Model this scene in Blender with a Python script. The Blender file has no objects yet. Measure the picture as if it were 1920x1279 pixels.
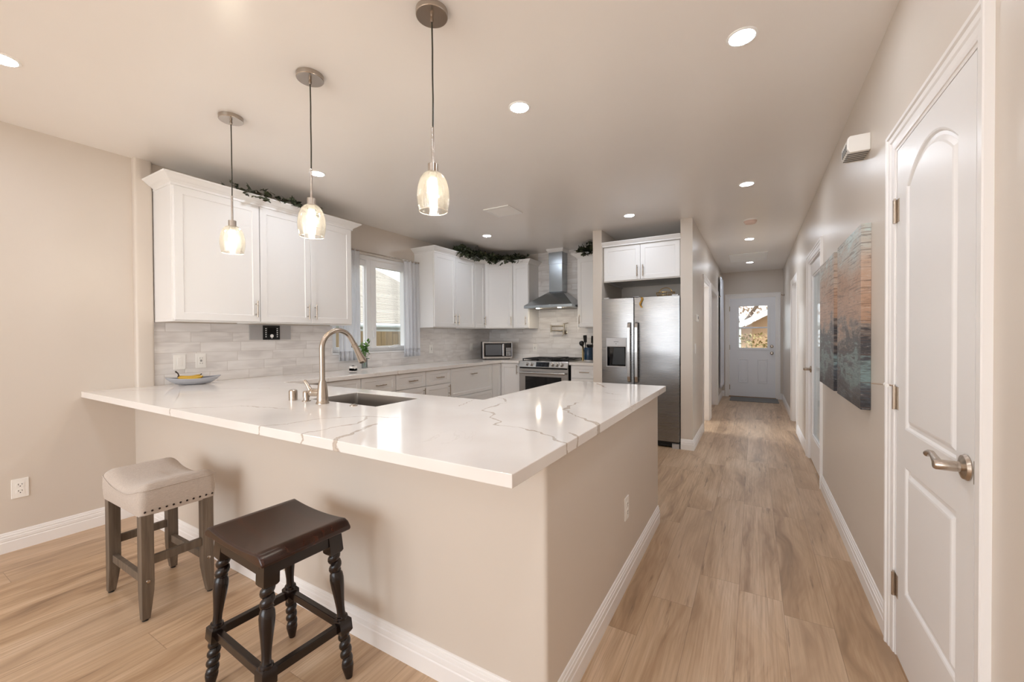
import bpy, bmesh, math, random
from math import pi, sin, cos, radians as rad
from mathutils import Vector, Matrix

SC = bpy.context.scene
COL = SC.collection
random.seed(7)

# ------------------------------------------------------------------ camera, world, light, exposure
F_PX, YAW, PITCH, ROLL, CAM_H = 770.713, .5327, -.011, -.0059, 1.2828
_fw = Vector((-sin(YAW)*cos(PITCH), cos(YAW)*cos(PITCH), sin(PITCH)))
_r = Vector((cos(YAW), sin(YAW), 0)); _u = _r.cross(_fw)
_R = cos(ROLL)*_r + sin(ROLL)*_u; _U = -sin(ROLL)*_r + cos(ROLL)*_u
cam = bpy.data.cameras.new('camera'); cam.sensor_width = 36; cam.lens = F_PX/1920*36
cam.clip_start = .02; cam.clip_end = 200
camo = bpy.data.objects.new('camera', cam); COL.objects.link(camo)
camo.matrix_world = Matrix(((_R.x, _U.x, -_fw.x, 0), (_R.y, _U.y, -_fw.y, 0), (_R.z, _U.z, -_fw.z, CAM_H), (0, 0, 0, 1)))
SC.camera = camo

vs = SC.view_settings
vs.view_transform = 'Standard'; vs.look = 'None'; vs.gamma = 1; vs.use_curve_mapping = False
vs.exposure = 0.66
SC.cycles.use_denoising = True
SC.cycles.max_bounces = 10; SC.cycles.diffuse_bounces = 6; SC.cycles.glossy_bounces = 5
SC.cycles.transparent_max_bounces = 16; SC.cycles.sample_clamp_indirect = 6
SC.cycles.caustics_reflective = False; SC.cycles.caustics_refractive = False

w = bpy.data.worlds.new('sky'); SC.world = w; w.use_nodes = True
bg = w.node_tree.nodes['Background']; bg.inputs[0].default_value = (.92, .96, 1, 1); bg.inputs[1].default_value = 1.9

LENS_W, BULB_W, DAY_W = 108.0, 82.0, 46.0          # downlight lens, pendant bulb, daylight through the dining windows
def area_light(name, loc, rot, sx, sy, power, col):
    l = bpy.data.lights.new(name, 'AREA'); l.shape = 'RECTANGLE'; l.size = sx; l.size_y = sy; l.energy = power; l.color = col
    o = bpy.data.objects.new(name, l); o.location = loc; o.rotation_euler = rot; COL.objects.link(o); return o
area_light('daylight', (-1.75, -3.42, 1.35), (rad(90), 0, 0), 3.3, 1.9, DAY_W, (.86, .93, 1))
area_light('daylight_back_room', (-2.56, 6.50, 1.45), (rad(90), 0, rad(-90)),  .8, .95, 32, (.80, .90, 1))
area_light('daylight_side_room', (2.26, 4.70, 1.45), (rad(90), 0, rad(90)), .9, .9, 7, (.80, .90, 1))
sun = bpy.data.lights.new('sun', 'SUN'); sun.energy = 1.4; sun.angle = rad(4); sun.color = (1, .95, .86)
so = bpy.data.objects.new('sun', sun); so.rotation_euler = (rad(38), rad(14), 0); so.location = (-8, 2, 8); COL.objects.link(so)

# ------------------------------------------------------------------ layout numbers
XL, XR, H, ZC, YP, XP, YH = -3.88, .488, 2.588, .93, 1.177, -.571, 5.82
CT = .0375; ZU = ZC-CT                      # counter thickness and underside
SX0, SX1 = -.715, -.59                      # hall wall thickness
YS, YE = 4.95, 9.72

# ------------------------------------------------------------------ node helpers
def lin(c):
    return tuple((v/255/12.92 if v/255 <= .04045 else ((v/255+.055)/1.055)**2.4) for v in c)+(1,)
class NT:
    def __init__(s, name):
        s.m = bpy.data.materials.new(name); s.m.use_nodes = True; s.t = s.m.node_tree
        for n in list(s.t.nodes): s.t.nodes.remove(n)
        s.out = s.t.nodes.new('ShaderNodeOutputMaterial')
    def n(s, typ, **k):
        d = s.t.nodes.new('ShaderNode'+typ)
        for a, v in k.items(): setattr(d, a, v)
        return d
    def link(s, a, b): s.t.links.new(a, b)
    def put(s, sock, v):
        if isinstance(v, bpy.types.NodeSocket): s.link(v, sock)
        elif v is not None: sock.default_value = v
    def math(s, op, a, b=None, c=None, clamp=False):
        d = s.n('Math', operation=op, use_clamp=clamp)
        s.put(d.inputs[0], a); s.put(d.inputs[1], b)
        if c is not None: s.put(d.inputs[2], c)
        return d.outputs[0]
    def vmath(s, op, a, b=None):
        d = s.n('VectorMath', operation=op); s.put(d.inputs[0], a)
        if b is not None: s.put(d.inputs[3] if op == 'SCALE' else d.inputs[1], b)
        return d.outputs[1] if op in ('DOT_PRODUCT', 'LENGTH', 'DISTANCE') else d.outputs[0]
    def obj(s): return s.n('TexCoord').outputs['Object']
    def sep(s, v):
        d = s.n('SeparateXYZ'); s.put(d.inputs[0], v); return d.outputs
    def comb(s, x, y, z=0.0):
        d = s.n('CombineXYZ')
        for i, v in enumerate((x, y, z)): s.put(d.inputs[i], v)
        return d.outputs[0]
    def scale3(s, v, k): return s.vmath('MULTIPLY', v, k)
    def noise(s, v, scale=5, detail=3, rough=.5, dist=0):
        d = s.n('TexNoise'); s.put(d.inputs['Vector'], v); d.inputs['Scale'].default_value = scale
        d.inputs['Detail'].default_value = detail; d.inputs['Roughness'].default_value = rough; d.inputs['Distortion'].default_value = dist
        return d.outputs[0]
    def ramp(s, f, stops):
        d = s.n('ValToRGB'); s.put(d.inputs[0], f); e = d.color_ramp.elements
        while len(e) < len(stops): e.new(.5)
        for i, (p, c) in enumerate(stops): e[i].position = p; e[i].color = lin(c) if len(c) == 3 else c
        return d.outputs[0]
    def mix(s, f, a, b, mode='MIX'):
        d = s.n('Mix', data_type='RGBA', blend_type=mode); s.put(d.inputs[0], f); s.put(d.inputs[6], a); s.put(d.inputs[7], b); return d.outputs[2]
    def map(s, v, a, b, c=0.0, d_=1.0, smooth=False):
        d = s.n('MapRange'); d.interpolation_type = 'SMOOTHSTEP' if smooth else 'LINEAR'
        for i, x in enumerate((v, a, b, c, d_)): s.put(d.inputs[i], x)
        return d.outputs[0]
    def bump(s, h, strength=.2, dist=.01):
        d = s.n('Bump'); d.inputs['Strength'].default_value = strength; d.inputs['Distance'].default_value = dist
        s.put(d.inputs['Height'], h); return d.outputs[0]
    def pbr(s, col, rough=.5, metal=0.0, normal=None, **k):
        d = s.n('BsdfPrincipled'); s.put(d.inputs['Base Color'], col); s.put(d.inputs['Roughness'], rough); s.put(d.inputs['Metallic'], metal)
        if normal is not None: s.link(normal, d.inputs['Normal'])
        for a, v in k.items(): s.put(d.inputs[a.replace('_', ' ')], v)
        s.link(d.outputs[0], s.out.inputs[0]); return d
    def cells(s, u, v, W, L, u0=0.0):
        """random-offset planks: rows of width W along u, pieces of length L along v -> fx, fy (metres from the nearest edge), plank random value and colour"""
        ur = s.math('DIVIDE', s.math('SUBTRACT', u, u0), W); row = s.math('FLOOR', ur); fx = s.math('SUBTRACT', ur, row)
        wn = s.n('TexWhiteNoise', noise_dimensions='1D'); s.put(wn.inputs['W'], row)
        vr = s.math('ADD', s.math('DIVIDE', v, L), wn.outputs[0]); idx = s.math('FLOOR', vr); fy = s.math('SUBTRACT', vr, idx)
        w2 = s.n('TexWhiteNoise', noise_dimensions='2D'); s.link(s.comb(row, idx), w2.inputs['Vector'])
        ex = s.math('MULTIPLY', s.math('MINIMUM', fx, s.math('SUBTRACT', 1.0, fx)), W)
        ey = s.math('MULTIPLY', s.math('MINIMUM', fy, s.math('SUBTRACT', 1.0, fy)), L)
        return s.math('MINIMUM', ex, ey), w2.outputs[0], w2.outputs[1]
M = {}
def plain(name, c, rough=.5, metal=0.0, bump=None, **k):
    t = NT(name); nrm = None
    if bump: nrm = t.bump(t.noise(t.obj(), bump[0], 3, .6), bump[1], .004)
    t.pbr(lin(c), rough, metal, nrm, **k); M[name] = t.m; return t.m
def emit(name, c, strength):
    t = NT(name); e = t.n('Emission'); e.inputs[0].default_value = lin(c); e.inputs[1].default_value = strength
    t.link(e.outputs[0], t.out.inputs[0]); M[name] = t.m
def glass(name, tint, refl=1.0, seeds=0.0, rough=.02, dif=0.0):
    t = NT(name); tr = t.n('BsdfTransparent'); tr.inputs[0].default_value = lin(tint)
    gl = t.n('BsdfGlossy'); gl.inputs['Roughness'].default_value = rough
    fr = t.n('Fresnel'); fr.inputs[0].default_value = 1.45
    f = t.math('MULTIPLY', fr.outputs[0], refl, clamp=True)
    if seeds:
        vo = t.n('TexVoronoi'); t.link(t.obj(), vo.inputs['Vector']); vo.inputs['Scale'].default_value = 210
        nz = t.noise(t.obj(), 60, 2)
        dots = t.math('MULTIPLY', t.math('LESS_THAN', vo.outputs[0], .32), t.math('GREATER_THAN', nz, .5))
        f = t.math('ADD', f, t.math('MULTIPLY', dots, seeds), clamp=True)
        b = t.bump(t.noise(t.obj(), 90, 2), .4, .003); t.link(b, gl.inputs['Normal'])
    mx = t.n('MixShader'); t.link(f, mx.inputs[0]); t.link(tr.outputs[0], mx.inputs[1]); t.link(gl.outputs[0], mx.inputs[2])
    o = mx.outputs[0]
    if dif:
        df = t.n('BsdfTranslucent'); df.inputs[0].default_value = lin((255, 248, 236)); m2 = t.n('MixShader'); m2.inputs[0].default_value = dif
        t.link(o, m2.inputs[1]); t.link(df.outputs[0], m2.inputs[2]); o = m2.outputs[0]
    t.link(o, t.out.inputs[0]); M[name] = t.m

# ------------------------------------------------------------------ materials
def paint(name, c, rough):
    t = NT(name); o = t.obj()
    n1 = t.noise(o, 260, 2); n2 = t.noise(o, 3, 2)
    t.pbr(t.mix(n2, lin(c), lin(tuple(min(255, v+3) for v in c))), rough, 0, t.bump(n1, .05, .002)); M[name] = t.m
paint('wall_paint', (214, 204, 193), .36)
paint('ceiling_paint', (244, 240, 236), .28)
plain('trim_white', (243, 240, 238), .33)
plain('cabinet_white', (239, 238, 237), .36)
plain('door_white', (239, 237, 236), .35)
plain('end_door_white', (240, 241, 245), .35)
plain('vinyl_white', (246, 246, 246), .3)
plain('plastic_white', (244, 241, 236), .35)
plain('dark_slot', (40, 36, 34), .5)
plain('black_plastic', (16, 16, 17), .35)
plain('black_gap', (10, 10, 10), .6)
plain('black_glass', (12, 13, 16), .06)
plain('black_iron', (22, 21, 21), .5)
plain('grey_plate', (186, 184, 184), .35, .3)
plain('cord_dark', (52, 48, 34), .5)
plain('vent_white', (250, 250, 249), .4)
plain('rubber', (25, 24, 24), .7)
plain('gold', (190, 150, 80), .3, 1)
plain('blue_glaze', (24, 52, 78), .2)
plain('birch', (214, 186, 130), .5)
plain('banana_skin', (214, 172, 62), .5)
plain('stem_brown', (58, 42, 28), .6)
plain('marble_tray', (226, 222, 218), .25)
plain('bowl_glaze', (176, 178, 184), .25)
plain('bowl_inner', (120, 122, 130), .3)
plain('brass_nickel', (168, 158, 140), .28, 1)
plain('soil', (40, 32, 26), .9)
plain('fascia', (214, 222, 222), .5)
plain('house_wall', (200, 196, 186), .7)
plain('shed_tan', (196, 160, 128), .7)
plain('bark', (112, 96, 84), .8)
plain('mat_grey', (128, 126, 124), .9, bump=(300, .5))
plain('threshold_wood', (150, 116, 90), .5)
plain('pebble_black', (25, 25, 25), .4)
def metal(name, c, rough, vert=True, amp=.05, wav=0.0):
    t = NT(name); o = t.obj()
    st = t.noise(t.scale3(o, (4, 4, 800) if vert else (800, 800, 4)), 1, 2, .5)
    h = t.bump(st, amp, .002)
    if wav:
        b2 = t.n('Bump'); b2.inputs['Strength'].default_value = wav; b2.inputs['Distance'].default_value = .05
        t.link(t.noise(t.scale3(o, (1.3, 1.3, 2.2)), 1.4, 1, .3), b2.inputs['Height']); t.link(h, b2.inputs['Normal']); h = b2.outputs[0]
    t.pbr(lin(c), t.map(st, 0, 1, rough-.02, rough+.03), 1.0, h); M[name] = t.m
metal('stainless', (190, 188, 186), .26, True, .012)
metal('fridge_steel', (144, 142, 141), .27, True, .008, .25)
metal('hood_steel', (170, 176, 180), .26, False, .008)
metal('nickel', (190, 178, 165), .25, True, .02)
metal('sink_steel', (150, 144, 138), .5, False, .03)
metal('lamp_nickel', (186, 176, 166), .24, True, .02)
emit('led', (236, 244, 255), LENS_W)
emit('hood_led', (255, 240, 215), 90)
emit('bulb', (255, 243, 226), BULB_W)
emit('oven_digits', (150, 170, 200), .12)
glass('pane', (250, 252, 252), .35)
glass('shade_glass', (255, 254, 250), .6, .24, .06, .012)
glass('vase_glass', (235, 240, 240), 1.0)

def mk_floor():
    t = NT('plank_floor'); o = t.obj(); x, y, z = t.sep(o)
    e, r, rc = t.cells(x, y, .184, 1.22, .302)
    rr, rg, rb = t.sep(rc)
    off = t.comb(t.math('MULTIPLY', rr, 40), t.math('MULTIPLY', rg, 40), t.math('MULTIPLY', rb, 9))
    p = t.vmath('ADD', o, off)
    warp = t.noise(t.scale3(p, (2.2, .8, 1)), 1.5, 2)
    gx = t.comb(t.math('ADD', t.math('MULTIPLY', t.sep(p)[0], 10), t.math('MULTIPLY', warp, 3.2)), t.math('MULTIPLY', t.sep(p)[1], .9), rb)
    broad = t.noise(gx, 1.0, 4, .62)
    fine = t.noise(t.scale3(p, (95, 2.2, 1)), 1, 3, .65)
    c = t.ramp(broad, [(.28, (126, 99, 75)), (.41, (178, 147, 116)), (.53, (205, 175, 143)), (.70, (220, 194, 166))])
    c = t.mix(t.map(fine, .42, .68, 0, .55), c, lin((158, 126, 96)))
    knot = t.noise(t.scale3(p, (7, 2.4, 1)), 1, 1)
    c = t.mix(t.map(knot, .72, .80, 0, .55, True), c, lin((118, 86, 62)))
    c = t.mix(t.map(r, 0, 1, 0, .38), c, lin((178, 147, 115)))
    c = t.mix(t.map(rg, .55, 1, 0, .28), c, lin((206, 182, 158)))
    crack = t.noise(t.scale3(t.vmath('ADD', p, (3.1, 1.7, 0)), (26, 1.6, 1)), 1.2, 4, .7)
    c = t.mix(t.map(crack, .60, .72, 0, .7), c, lin((112, 88, 68)))
    seam = t.map(e, .0006, .0019, 1, 0)
    c = t.mix(t.math('MULTIPLY', seam, .4), c, lin((96, 72, 54)))
    h = t.math('SUBTRACT', t.math('MULTIPLY', fine, .35), seam)
    t.pbr(c, t.map(fine, 0, 1, .30, .42), 0, t.bump(h, .12, .0015)); M['plank_floor'] = t.m
mk_floor()

def mk_tile(name, axis):
    t = NT(name); o = t.obj(); s = t.sep(o); u = s[axis]
    e, r, rc = t.cells(s[2], u, .0815, .305, ZC-.003)
    rr, rg, rb = t.sep(rc)
    off = t.comb(t.math('MULTIPLY', rr, 30), t.math('MULTIPLY', rg, 30), t.math('MULTIPLY', rb, 30))
    p = t.vmath('ADD', o, off)
    sc = (1, 2.4, 10) if axis == 1 else (2.4, 1, 10)
    cl = t.noise(t.scale3(p, sc), 1.5, 2, .5, .3)
    c = t.ramp(cl, [(.3, (214, 209, 206)), (.5, (233, 229, 226)), (.7, (243, 240, 238))])
    c = t.mix(t.map(r, 0, 1, 0, .35), c, lin((222, 217, 213)))
    g = t.map(e, .0008, .0022, 1, 0)
    c = t.mix(g, c, lin((200, 193, 187)))
    rim = t.map(e, .001, .012, 0, 1, True)
    h = t.math('ADD', t.math('MULTIPLY', rim, .5), t.math('MULTIPLY', t.noise(p, 16, 2), .55))
    t.pbr(c, t.map(g, 0, 1, .14, .6), 0, t.bump(h, .35, .004)); M[name] = t.m
mk_tile('tile_side', 1); mk_tile('tile_range', 0)

VEINS = [
 (.0085, [(-1.30, 2.02), (-1.22, 1.977), (-1.144, 1.869), (-1.133, 1.638), (-1.041, 1.578), (-.99, 1.492), (-.907, 1.448), (-.889, 1.387), (-.776, 1.373), (-.685, 1.352), (-.594, 1.294), (-.52, 1.25)]),
 (.012, [(-.81, 2.05), (-.783, 1.829), (-.719, 1.74), (-.586, 1.637), (-.52, 1.56)]),
 (.006, [(-1.339, 1.3), (-1.484, 1.248), (-1.568, 1.202), (-1.64, 1.095), (-1.645, .98), (-1.72, .88)]),
 (.007, [(-1.484, 1.248), (-1.403, 1.126), (-1.429, 1.021), (-1.436, .88)]),
 (.012, [(-1.327, 1.156), (-1.287, 1.038), (-1.258, .941), (-1.196, .85)]),
 (.010, [(-1.006, 2.953), (-.884, 2.762)]), (.012, [(-.576, 1.394), (-.52, 1.34)]),
 (.004, [(-2.931, 1.615), (-3.016, 1.57), (-3.562, 1.216), (-3.76, .95)]), (.005, [(-1.292, 1.655), (-1.413, 2.016)]),
 (.006, [(-.796, 2.476), (-.688, 2.455)]), (.004, [(-1.95, 1.2), (-2.3, 1.12), (-2.55, .87)]), (.004, [(-3.3, 2.2), (-3.6, 2.5), (-3.86, 2.55)]),
 (.006, [(-3.2, 4.3), (-3.5, 4.45), (-3.86, 4.4)]), (.004, [(-3.2, 3.1), (-3.45, 3.3)]),
]
def mk_quartz():
    t = NT('quartz'); o = t.obj()
    wv = t.n('TexNoise'); t.put(wv.inputs['Vector'], o); wv.inputs['Scale'].default_value = 13; wv.inputs['Detail'].default_value = 4
    p = t.vmath('ADD', o, t.vmath('SCALE', t.vmath('SUBTRACT', wv.outputs['Color'], (.5, .5, .5)), .075))
    ps = t.sep(p); p = t.comb(ps[0], ps[1], 0.0)
    best = None
    for wd, pl in VEINS:
        d = None
        for a, b in zip(pl, pl[1:]):
            ax = Vector((a[0], a[1], 0)); ba = Vector((b[0]-a[0], b[1]-a[1], 0))
            pa = t.vmath('SUBTRACT', p, tuple(ax))
            hh = t.math('MULTIPLY', t.vmath('DOT_PRODUCT', pa, tuple(ba)), 1/ba.length_squared, clamp=True)
            q = t.n('VectorMath', operation='SCALE'); q.inputs[0].default_value = tuple(ba); t.link(hh, q.inputs[3])
            dd = t.vmath('DISTANCE', pa, q.outputs[0])
            d = dd if d is None else t.math('MINIMUM', d, dd)
        d = t.math('DIVIDE', d, wd)
        best = d if best is None else t.math('MINIMUM', best, d)
    wn = t.noise(o, 7, 3); best = t.math('DIVIDE', best, t.map(wn, .3, .7, .15, 1.3))
    core = t.map(best, .25, 1.0, 1, 0, True); edge = t.math('MULTIPLY', t.map(best, .35, .55, 0, 1), t.map(best, .6, .85, 1, 0))
    f1 = t.noise(o, 2.3, 6, .55, 1.2); thin = t.map(t.math('ABSOLUTE', t.math('SUBTRACT', f1, .5)), .0, .008, .5, 0)
    thin = t.math('MULTIPLY', thin, t.map(t.noise(o, 1.7, 1), .52, .66))
    c = t.mix(t.map(t.noise(o, 2.5, 3), .4, .7), lin((244, 240, 236)), lin((236, 230, 225)))
    c = t.mix(thin, c, lin((186, 170, 154)))
    c = t.mix(t.math('MULTIPLY', core, .75), c, lin((186, 170, 152))); c = t.mix(t.math('MULTIPLY', edge, .55), c, lin((150, 130, 108)))
    t.pbr(c, .09, 0, None, Specular_IOR_Level=.45); M['quartz'] = t.m
mk_quartz()

def wood(name, cols, rough, sc=(26, 26, 1.6), coat=0.0):
    t = NT(name); o = t.obj(); g = t.noise(t.scale3(o, sc), 1.3, 4, .65, .5)
    k = dict(Coat_Weight=coat, Coat_Roughness=.12) if coat else {}
    t.pbr(t.ramp(g, cols), rough, 0, t.bump(g, .08, .002), **k); M[name] = t.m
wood('grey_wood', [(.3, (84, 72, 60)), (.55, (110, 96, 82)), (.8, (134, 118, 101))], .5)
wood('espresso', [(.3, (17, 10, 8)), (.6, (28, 16, 12)), (.85, (44, 25, 17))], .24, (18, 18, 2))
wood('espresso_seat', [(.3, (30, 13, 8)), (.6, (48, 21, 12)), (.85, (76, 34, 18))], .22, (3, 26, 20))
def mk_fabric():
    t = NT('linen'); o = t.obj()
    a = t.noise(t.scale3(o, (60, 700, 700)), 1, 2); b = t.noise(t.scale3(o, (700, 60, 700)), 1, 2)
    f = t.math('ADD', a, b); c = t.ramp(t.math('MULTIPLY', f, .5), [(.3, (168, 155, 144)), (.5, (190, 177, 166)), (.7, (204, 192, 181))])
    t.pbr(c, .9, 0, t.bump(f, .25, .001), Sheen_Weight=.25); M['linen'] = t.m
    t = NT('curtain_sheer'); o = t.obj(); wv = t.noise(t.scale3(o, (500, 500, 500)), 1, 2)
    d = t.n('BsdfDiffuse'); d.inputs[0].default_value = lin((240, 241, 244)); tl = t.n('BsdfTranslucent'); tl.inputs[0].default_value = lin((240, 241, 244))
    tp = t.n('BsdfTransparent'); m1 = t.n('MixShader'); m1.inputs[0].default_value = .5; t.link(d.outputs[0], m1.inputs[1]); t.link(tl.outputs[0], m1.inputs[2])
    m2 = t.n('MixShader'); t.put(m2.inputs[0], t.map(wv, .3, .7, .05, .22)); t.link(m1.outputs[0], m2.inputs[1]); t.link(tp.outputs[0], m2.inputs[2]); t.link(m2.outputs[0], t.out.inputs[0])
    M['curtain_sheer'] = t.m
    t = NT('curtain_grey'); o = t.obj(); t.pbr(lin((226, 229, 238)), .85, 0, t.bump(t.noise(o, 600, 2), .2, .001)); M['curtain_grey'] = t.m
mk_fabric()
def mk_leaf(name, c1, c2, rough=.4):
    t = NT(name); o = t.obj(); n = t.noise(o, 22, 2); t.pbr(t.mix(t.map(n, .35, .65), lin(c1), lin(c2)), rough); M[name] = t.m
mk_leaf('ivy_leaf', (34, 40, 26), (82, 88, 66), .3); mk_leaf('herb_leaf', (60, 110, 40), (120, 160, 80)); mk_leaf('tree_leaf', (170, 140, 120), (226, 210, 196), .7); mk_leaf('hedge_leaf', (120, 104, 60), (176, 160, 110), .7)
def mk_art():
    t = NT('canvas_paint'); o = t.obj(); x, y, z = t.sep(o)
    st = t.noise(t.scale3(o, (9, 9, 46)), 1, 5, .7, .6); big = t.noise(t.scale3(o, (2.2, 2.2, 5)), 1.2, 4, .6, .6)
    zz = t.math('ADD', z, t.math('ADD', t.math('MULTIPLY', t.math('SUBTRACT', big, .5), .62), t.math('MULTIPLY', t.math('SUBTRACT', st, .5), .34)))
    f = t.map(zz, .92, 1.90)
    c = t.ramp(f, [(.02, (44, 42, 46)), (.12, (84, 90, 96)), (.20, (128, 150, 150)), (.27, (70, 70, 74)), (.35, (56, 52, 54)), (.41, (134, 122, 114)), (.48, (176, 142, 118)), (.62, (190, 156, 132)), (.76, (196, 176, 160)), (.90, (196, 194, 186)), (.98, (202, 218, 216))])
    sp = t.noise(t.scale3(o, (14, 14, 90)), 1, 6, .8)
    c = t.mix(t.map(sp, .54, .66, 0, .7), c, lin((66, 54, 50))); c = t.mix(t.map(sp, .32, .42, .6, 0), c, lin((226, 218, 208)))
    wood_l = t.map(t.noise(t.scale3(o, (3, 3, 110)), 1, 2), .58, .66, 0, .55); c = t.mix(wood_l, c, lin((96, 74, 62)))
    t.pbr(c, .38, 0, t.bump(sp, .15, .002)); M['canvas_paint'] = t.m
mk_art()
def mk_shingle():
    t = NT('shingles'); o = t.obj(); x, y, z = t.sep(o)
    e, r, rc = t.cells(x, y, .105, 2.5); n = t.noise(o, 40, 3)
    c = t.mix(r, lin((158, 149, 137)), lin((178, 168, 156))); c = t.mix(t.map(n, .4, .7, 0, .4), c, lin((140, 130, 118)))
    c = t.mix(t.map(e, .006, .018, .85, 0), c, lin((66, 60, 54))); t.pbr(c, .9); M['shingles'] = t.m
    t = NT('fence_wood'); o = t.obj(); x, y, z = t.sep(o); e, r, rc = t.cells(y, z, .14, 4)
    g = t.noise(t.scale3(o, (30, 30, 2)), 1.2, 4, .6); c = t.mix(r, lin((128, 108, 80)), lin((152, 132, 100))); c = t.mix(t.map(g, .4, .7, 0, .5), c, lin((98, 82, 58)))
    c = t.mix(t.map(e, .002, .006, 1, 0), c, lin((60, 48, 34))); t.pbr(c, .85); M['fence_wood'] = t.m
    t = NT('grass'); o = t.obj(); n = t.noise(o, 30, 4); t.pbr(t.ramp(n, [(.3, (110, 104, 84)), (.7, (160, 150, 124))]), .95); M['ground'] = t.m
mk_shingle()

# ------------------------------------------------------------------ mesh helpers
class MB:
    def __init__(s, T=None): s.v = []; s.f = []; s.T = T or Matrix.Identity(4)
    def add(s, vs_, fs):
        b = len(s.v); s.v += [s.T @ Vector(p) for p in vs_]; s.f += [tuple(i+b for i in f) for f in fs]; return s
    def box(s, x0, x1, y0, y1, z0, z1):
        x0, x1 = sorted((x0, x1)); y0, y1 = sorted((y0, y1)); z0, z1 = sorted((z0, z1))
        return s.add([(x0, y0, z0), (x1, y0, z0), (x1, y1, z0), (x0, y1, z0), (x0, y0, z1), (x1, y0, z1), (x1, y1, z1), (x0, y1, z1)],
                     [(0, 3, 2, 1), (4, 5, 6, 7), (0, 1, 5, 4), (1, 2, 6, 5), (2, 3, 7, 6), (3, 0, 4, 7)])
    def prism(s, poly, a0, a1, axis='z'):
        """extrude a 2D polygon; axis z: (x,y), axis y: (x,z), axis x: (y,z)"""
        n = len(poly)
        def P(p, a): return {'z': (p[0], p[1], a), 'y': (p[0], a, p[1]), 'x': (a, p[0], p[1])}[axis]
        return s.add([P(p, a0) for p in poly]+[P(p, a1) for p in poly],
                     [tuple(range(n))[::-1], tuple(range(n, 2*n))]+[(i, (i+1) % n, (i+1) % n+n, i+n) for i in range(n)])
    def lathe(s, prof, c=(0, 0, 0), n=24, axis=(0, 0, 1), cap=True):
        """prof: (radius, height) from one end to the other"""
        a = Vector(axis).normalized(); e1 = a.orthogonal().normalized(); e2 = a.cross(e1); c = Vector(c)
        vs_ = [c+a*h+(e1*cos(2*pi*k/n)+e2*sin(2*pi*k/n))*r for r, h in prof for k in range(n)]
        fs = [(i*n+k, i*n+(k+1) % n, (i+1)*n+(k+1) % n, (i+1)*n+k) for i in range(len(prof)-1) for k in range(n)]
        if cap: fs += [tuple(range(n))[::-1], tuple(range((len(prof)-1)*n, len(prof)*n))]
        return s.add(vs_, fs)
    def cyl(s, p0, p1, r, n=16, r1=None):
        p0 = Vector(p0); d = Vector(p1)-p0; return s.lathe([(r, 0), (r if r1 is None else r1, d.length)], p0, n, d)
    def tube(s, pts, r, n=10, cap=True):
        pts = [Vector(p) for p in pts]; rr = r if isinstance(r, (list, tuple)) else [r]*len(pts)
        ref = None; vs_ = []
        for i, p in enumerate(pts):
            t = (pts[min(i+1, len(pts)-1)]-pts[max(i-1, 0)]).normalized()
            if ref is None: ref = t.orthogonal().normalized()
            ref = (ref-t*ref.dot(t)).normalized(); e2 = t.cross(ref)
            vs_ += [p+(ref*cos(2*pi*k/n)+e2*sin(2*pi*k/n))*rr[i] for k in range(n)]
        fs = [(i*n+k, i*n+(k+1) % n, (i+1)*n+(k+1) % n, (i+1)*n+k) for i in range(len(pts)-1) for k in range(n)]
        if cap: fs += [tuple(range(n))[::-1], tuple(range((len(pts)-1)*n, len(pts)*n))]
        return s.add(vs_, fs)
    def rings(s, loops, fill=True, back=None):
        """loops: equal-length closed point loops joined in turn; the last is filled, the first may be filled too"""
        n = len(loops[0]); vs_ = [p for l in loops for p in l]
        fs = [(i*n+k, i*n+(k+1) % n, (i+1)*n+(k+1) % n, (i+1)*n+k) for i in range(len(loops)-1) for k in range(n)]
        if fill: fs.append(tuple(range((len(loops)-1)*n, len(loops)*n)))
        if back: fs.append(tuple(range(n))[::-1])
        return s.add(vs_, fs)
    def cells(s, us, vs2, inside, a0, a1, axis='z'):
        """a slab cut on a grid: inside(i, j) says which cells are solid (openings and L or U shapes)"""
        idx = {}; V_ = []; F_ = []
        def P(u, v, a): return {'z': (u, v, a), 'y': (u, a, v), 'x': (a, u, v)}[axis]
        def g(i, j, k):
            if (i, j, k) not in idx: idx[i, j, k] = len(V_); V_.append(P(us[i], vs2[j], (a0, a1)[k]))
            return idx[i, j, k]
        ni, nj = len(us)-1, len(vs2)-1
        ok = lambda i, j: 0 <= i < ni and 0 <= j < nj and inside(i, j)
        for i in range(ni):
            for j in range(nj):
                if not ok(i, j): continue
                F_.append((g(i, j, 0), g(i, j+1, 0), g(i+1, j+1, 0), g(i+1, j, 0))); F_.append((g(i, j, 1), g(i+1, j, 1), g(i+1, j+1, 1), g(i, j+1, 1)))
                if not ok(i-1, j): F_.append((g(i, j, 0), g(i, j, 1), g(i, j+1, 1), g(i, j+1, 0)))
                if not ok(i+1, j): F_.append((g(i+1, j, 0), g(i+1, j+1, 0), g(i+1, j+1, 1), g(i+1, j, 1)))
                if not ok(i, j-1): F_.append((g(i, j, 0), g(i+1, j, 0), g(i+1, j, 1), g(i, j, 1)))
                if not ok(i, j+1): F_.append((g(i, j+1, 0), g(i, j+1, 1), g(i+1, j+1, 1), g(i+1, j+1, 0)))
        return s.add(V_, F_)
    def sweep(s, path, prof, closed=False):
        """profile (outward, up) along an xy path, outward = right-hand side of travel, mitred"""
        P = [Vector((p[0], p[1])) for p in path]; n = len(P); z = path[0][2] if len(path[0]) > 2 else 0; loops = []
        for i in range(n):
            d0 = (P[i]-P[i-1]).normalized() if i else (P[1]-P[0]).normalized()
            d1 = (P[i+1]-P[i]).normalized() if i < n-1 else d0
            n0 = Vector((d0.y, -d0.x)); n1 = Vector((d1.y, -d1.x)); m = (n0+n1).normalized(); k = 1/max(.2, m.dot(n0))
            loops.append([(P[i].x+m.x*k*a, P[i].y+m.y*k*a, z+b) for a, b in prof])
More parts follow.
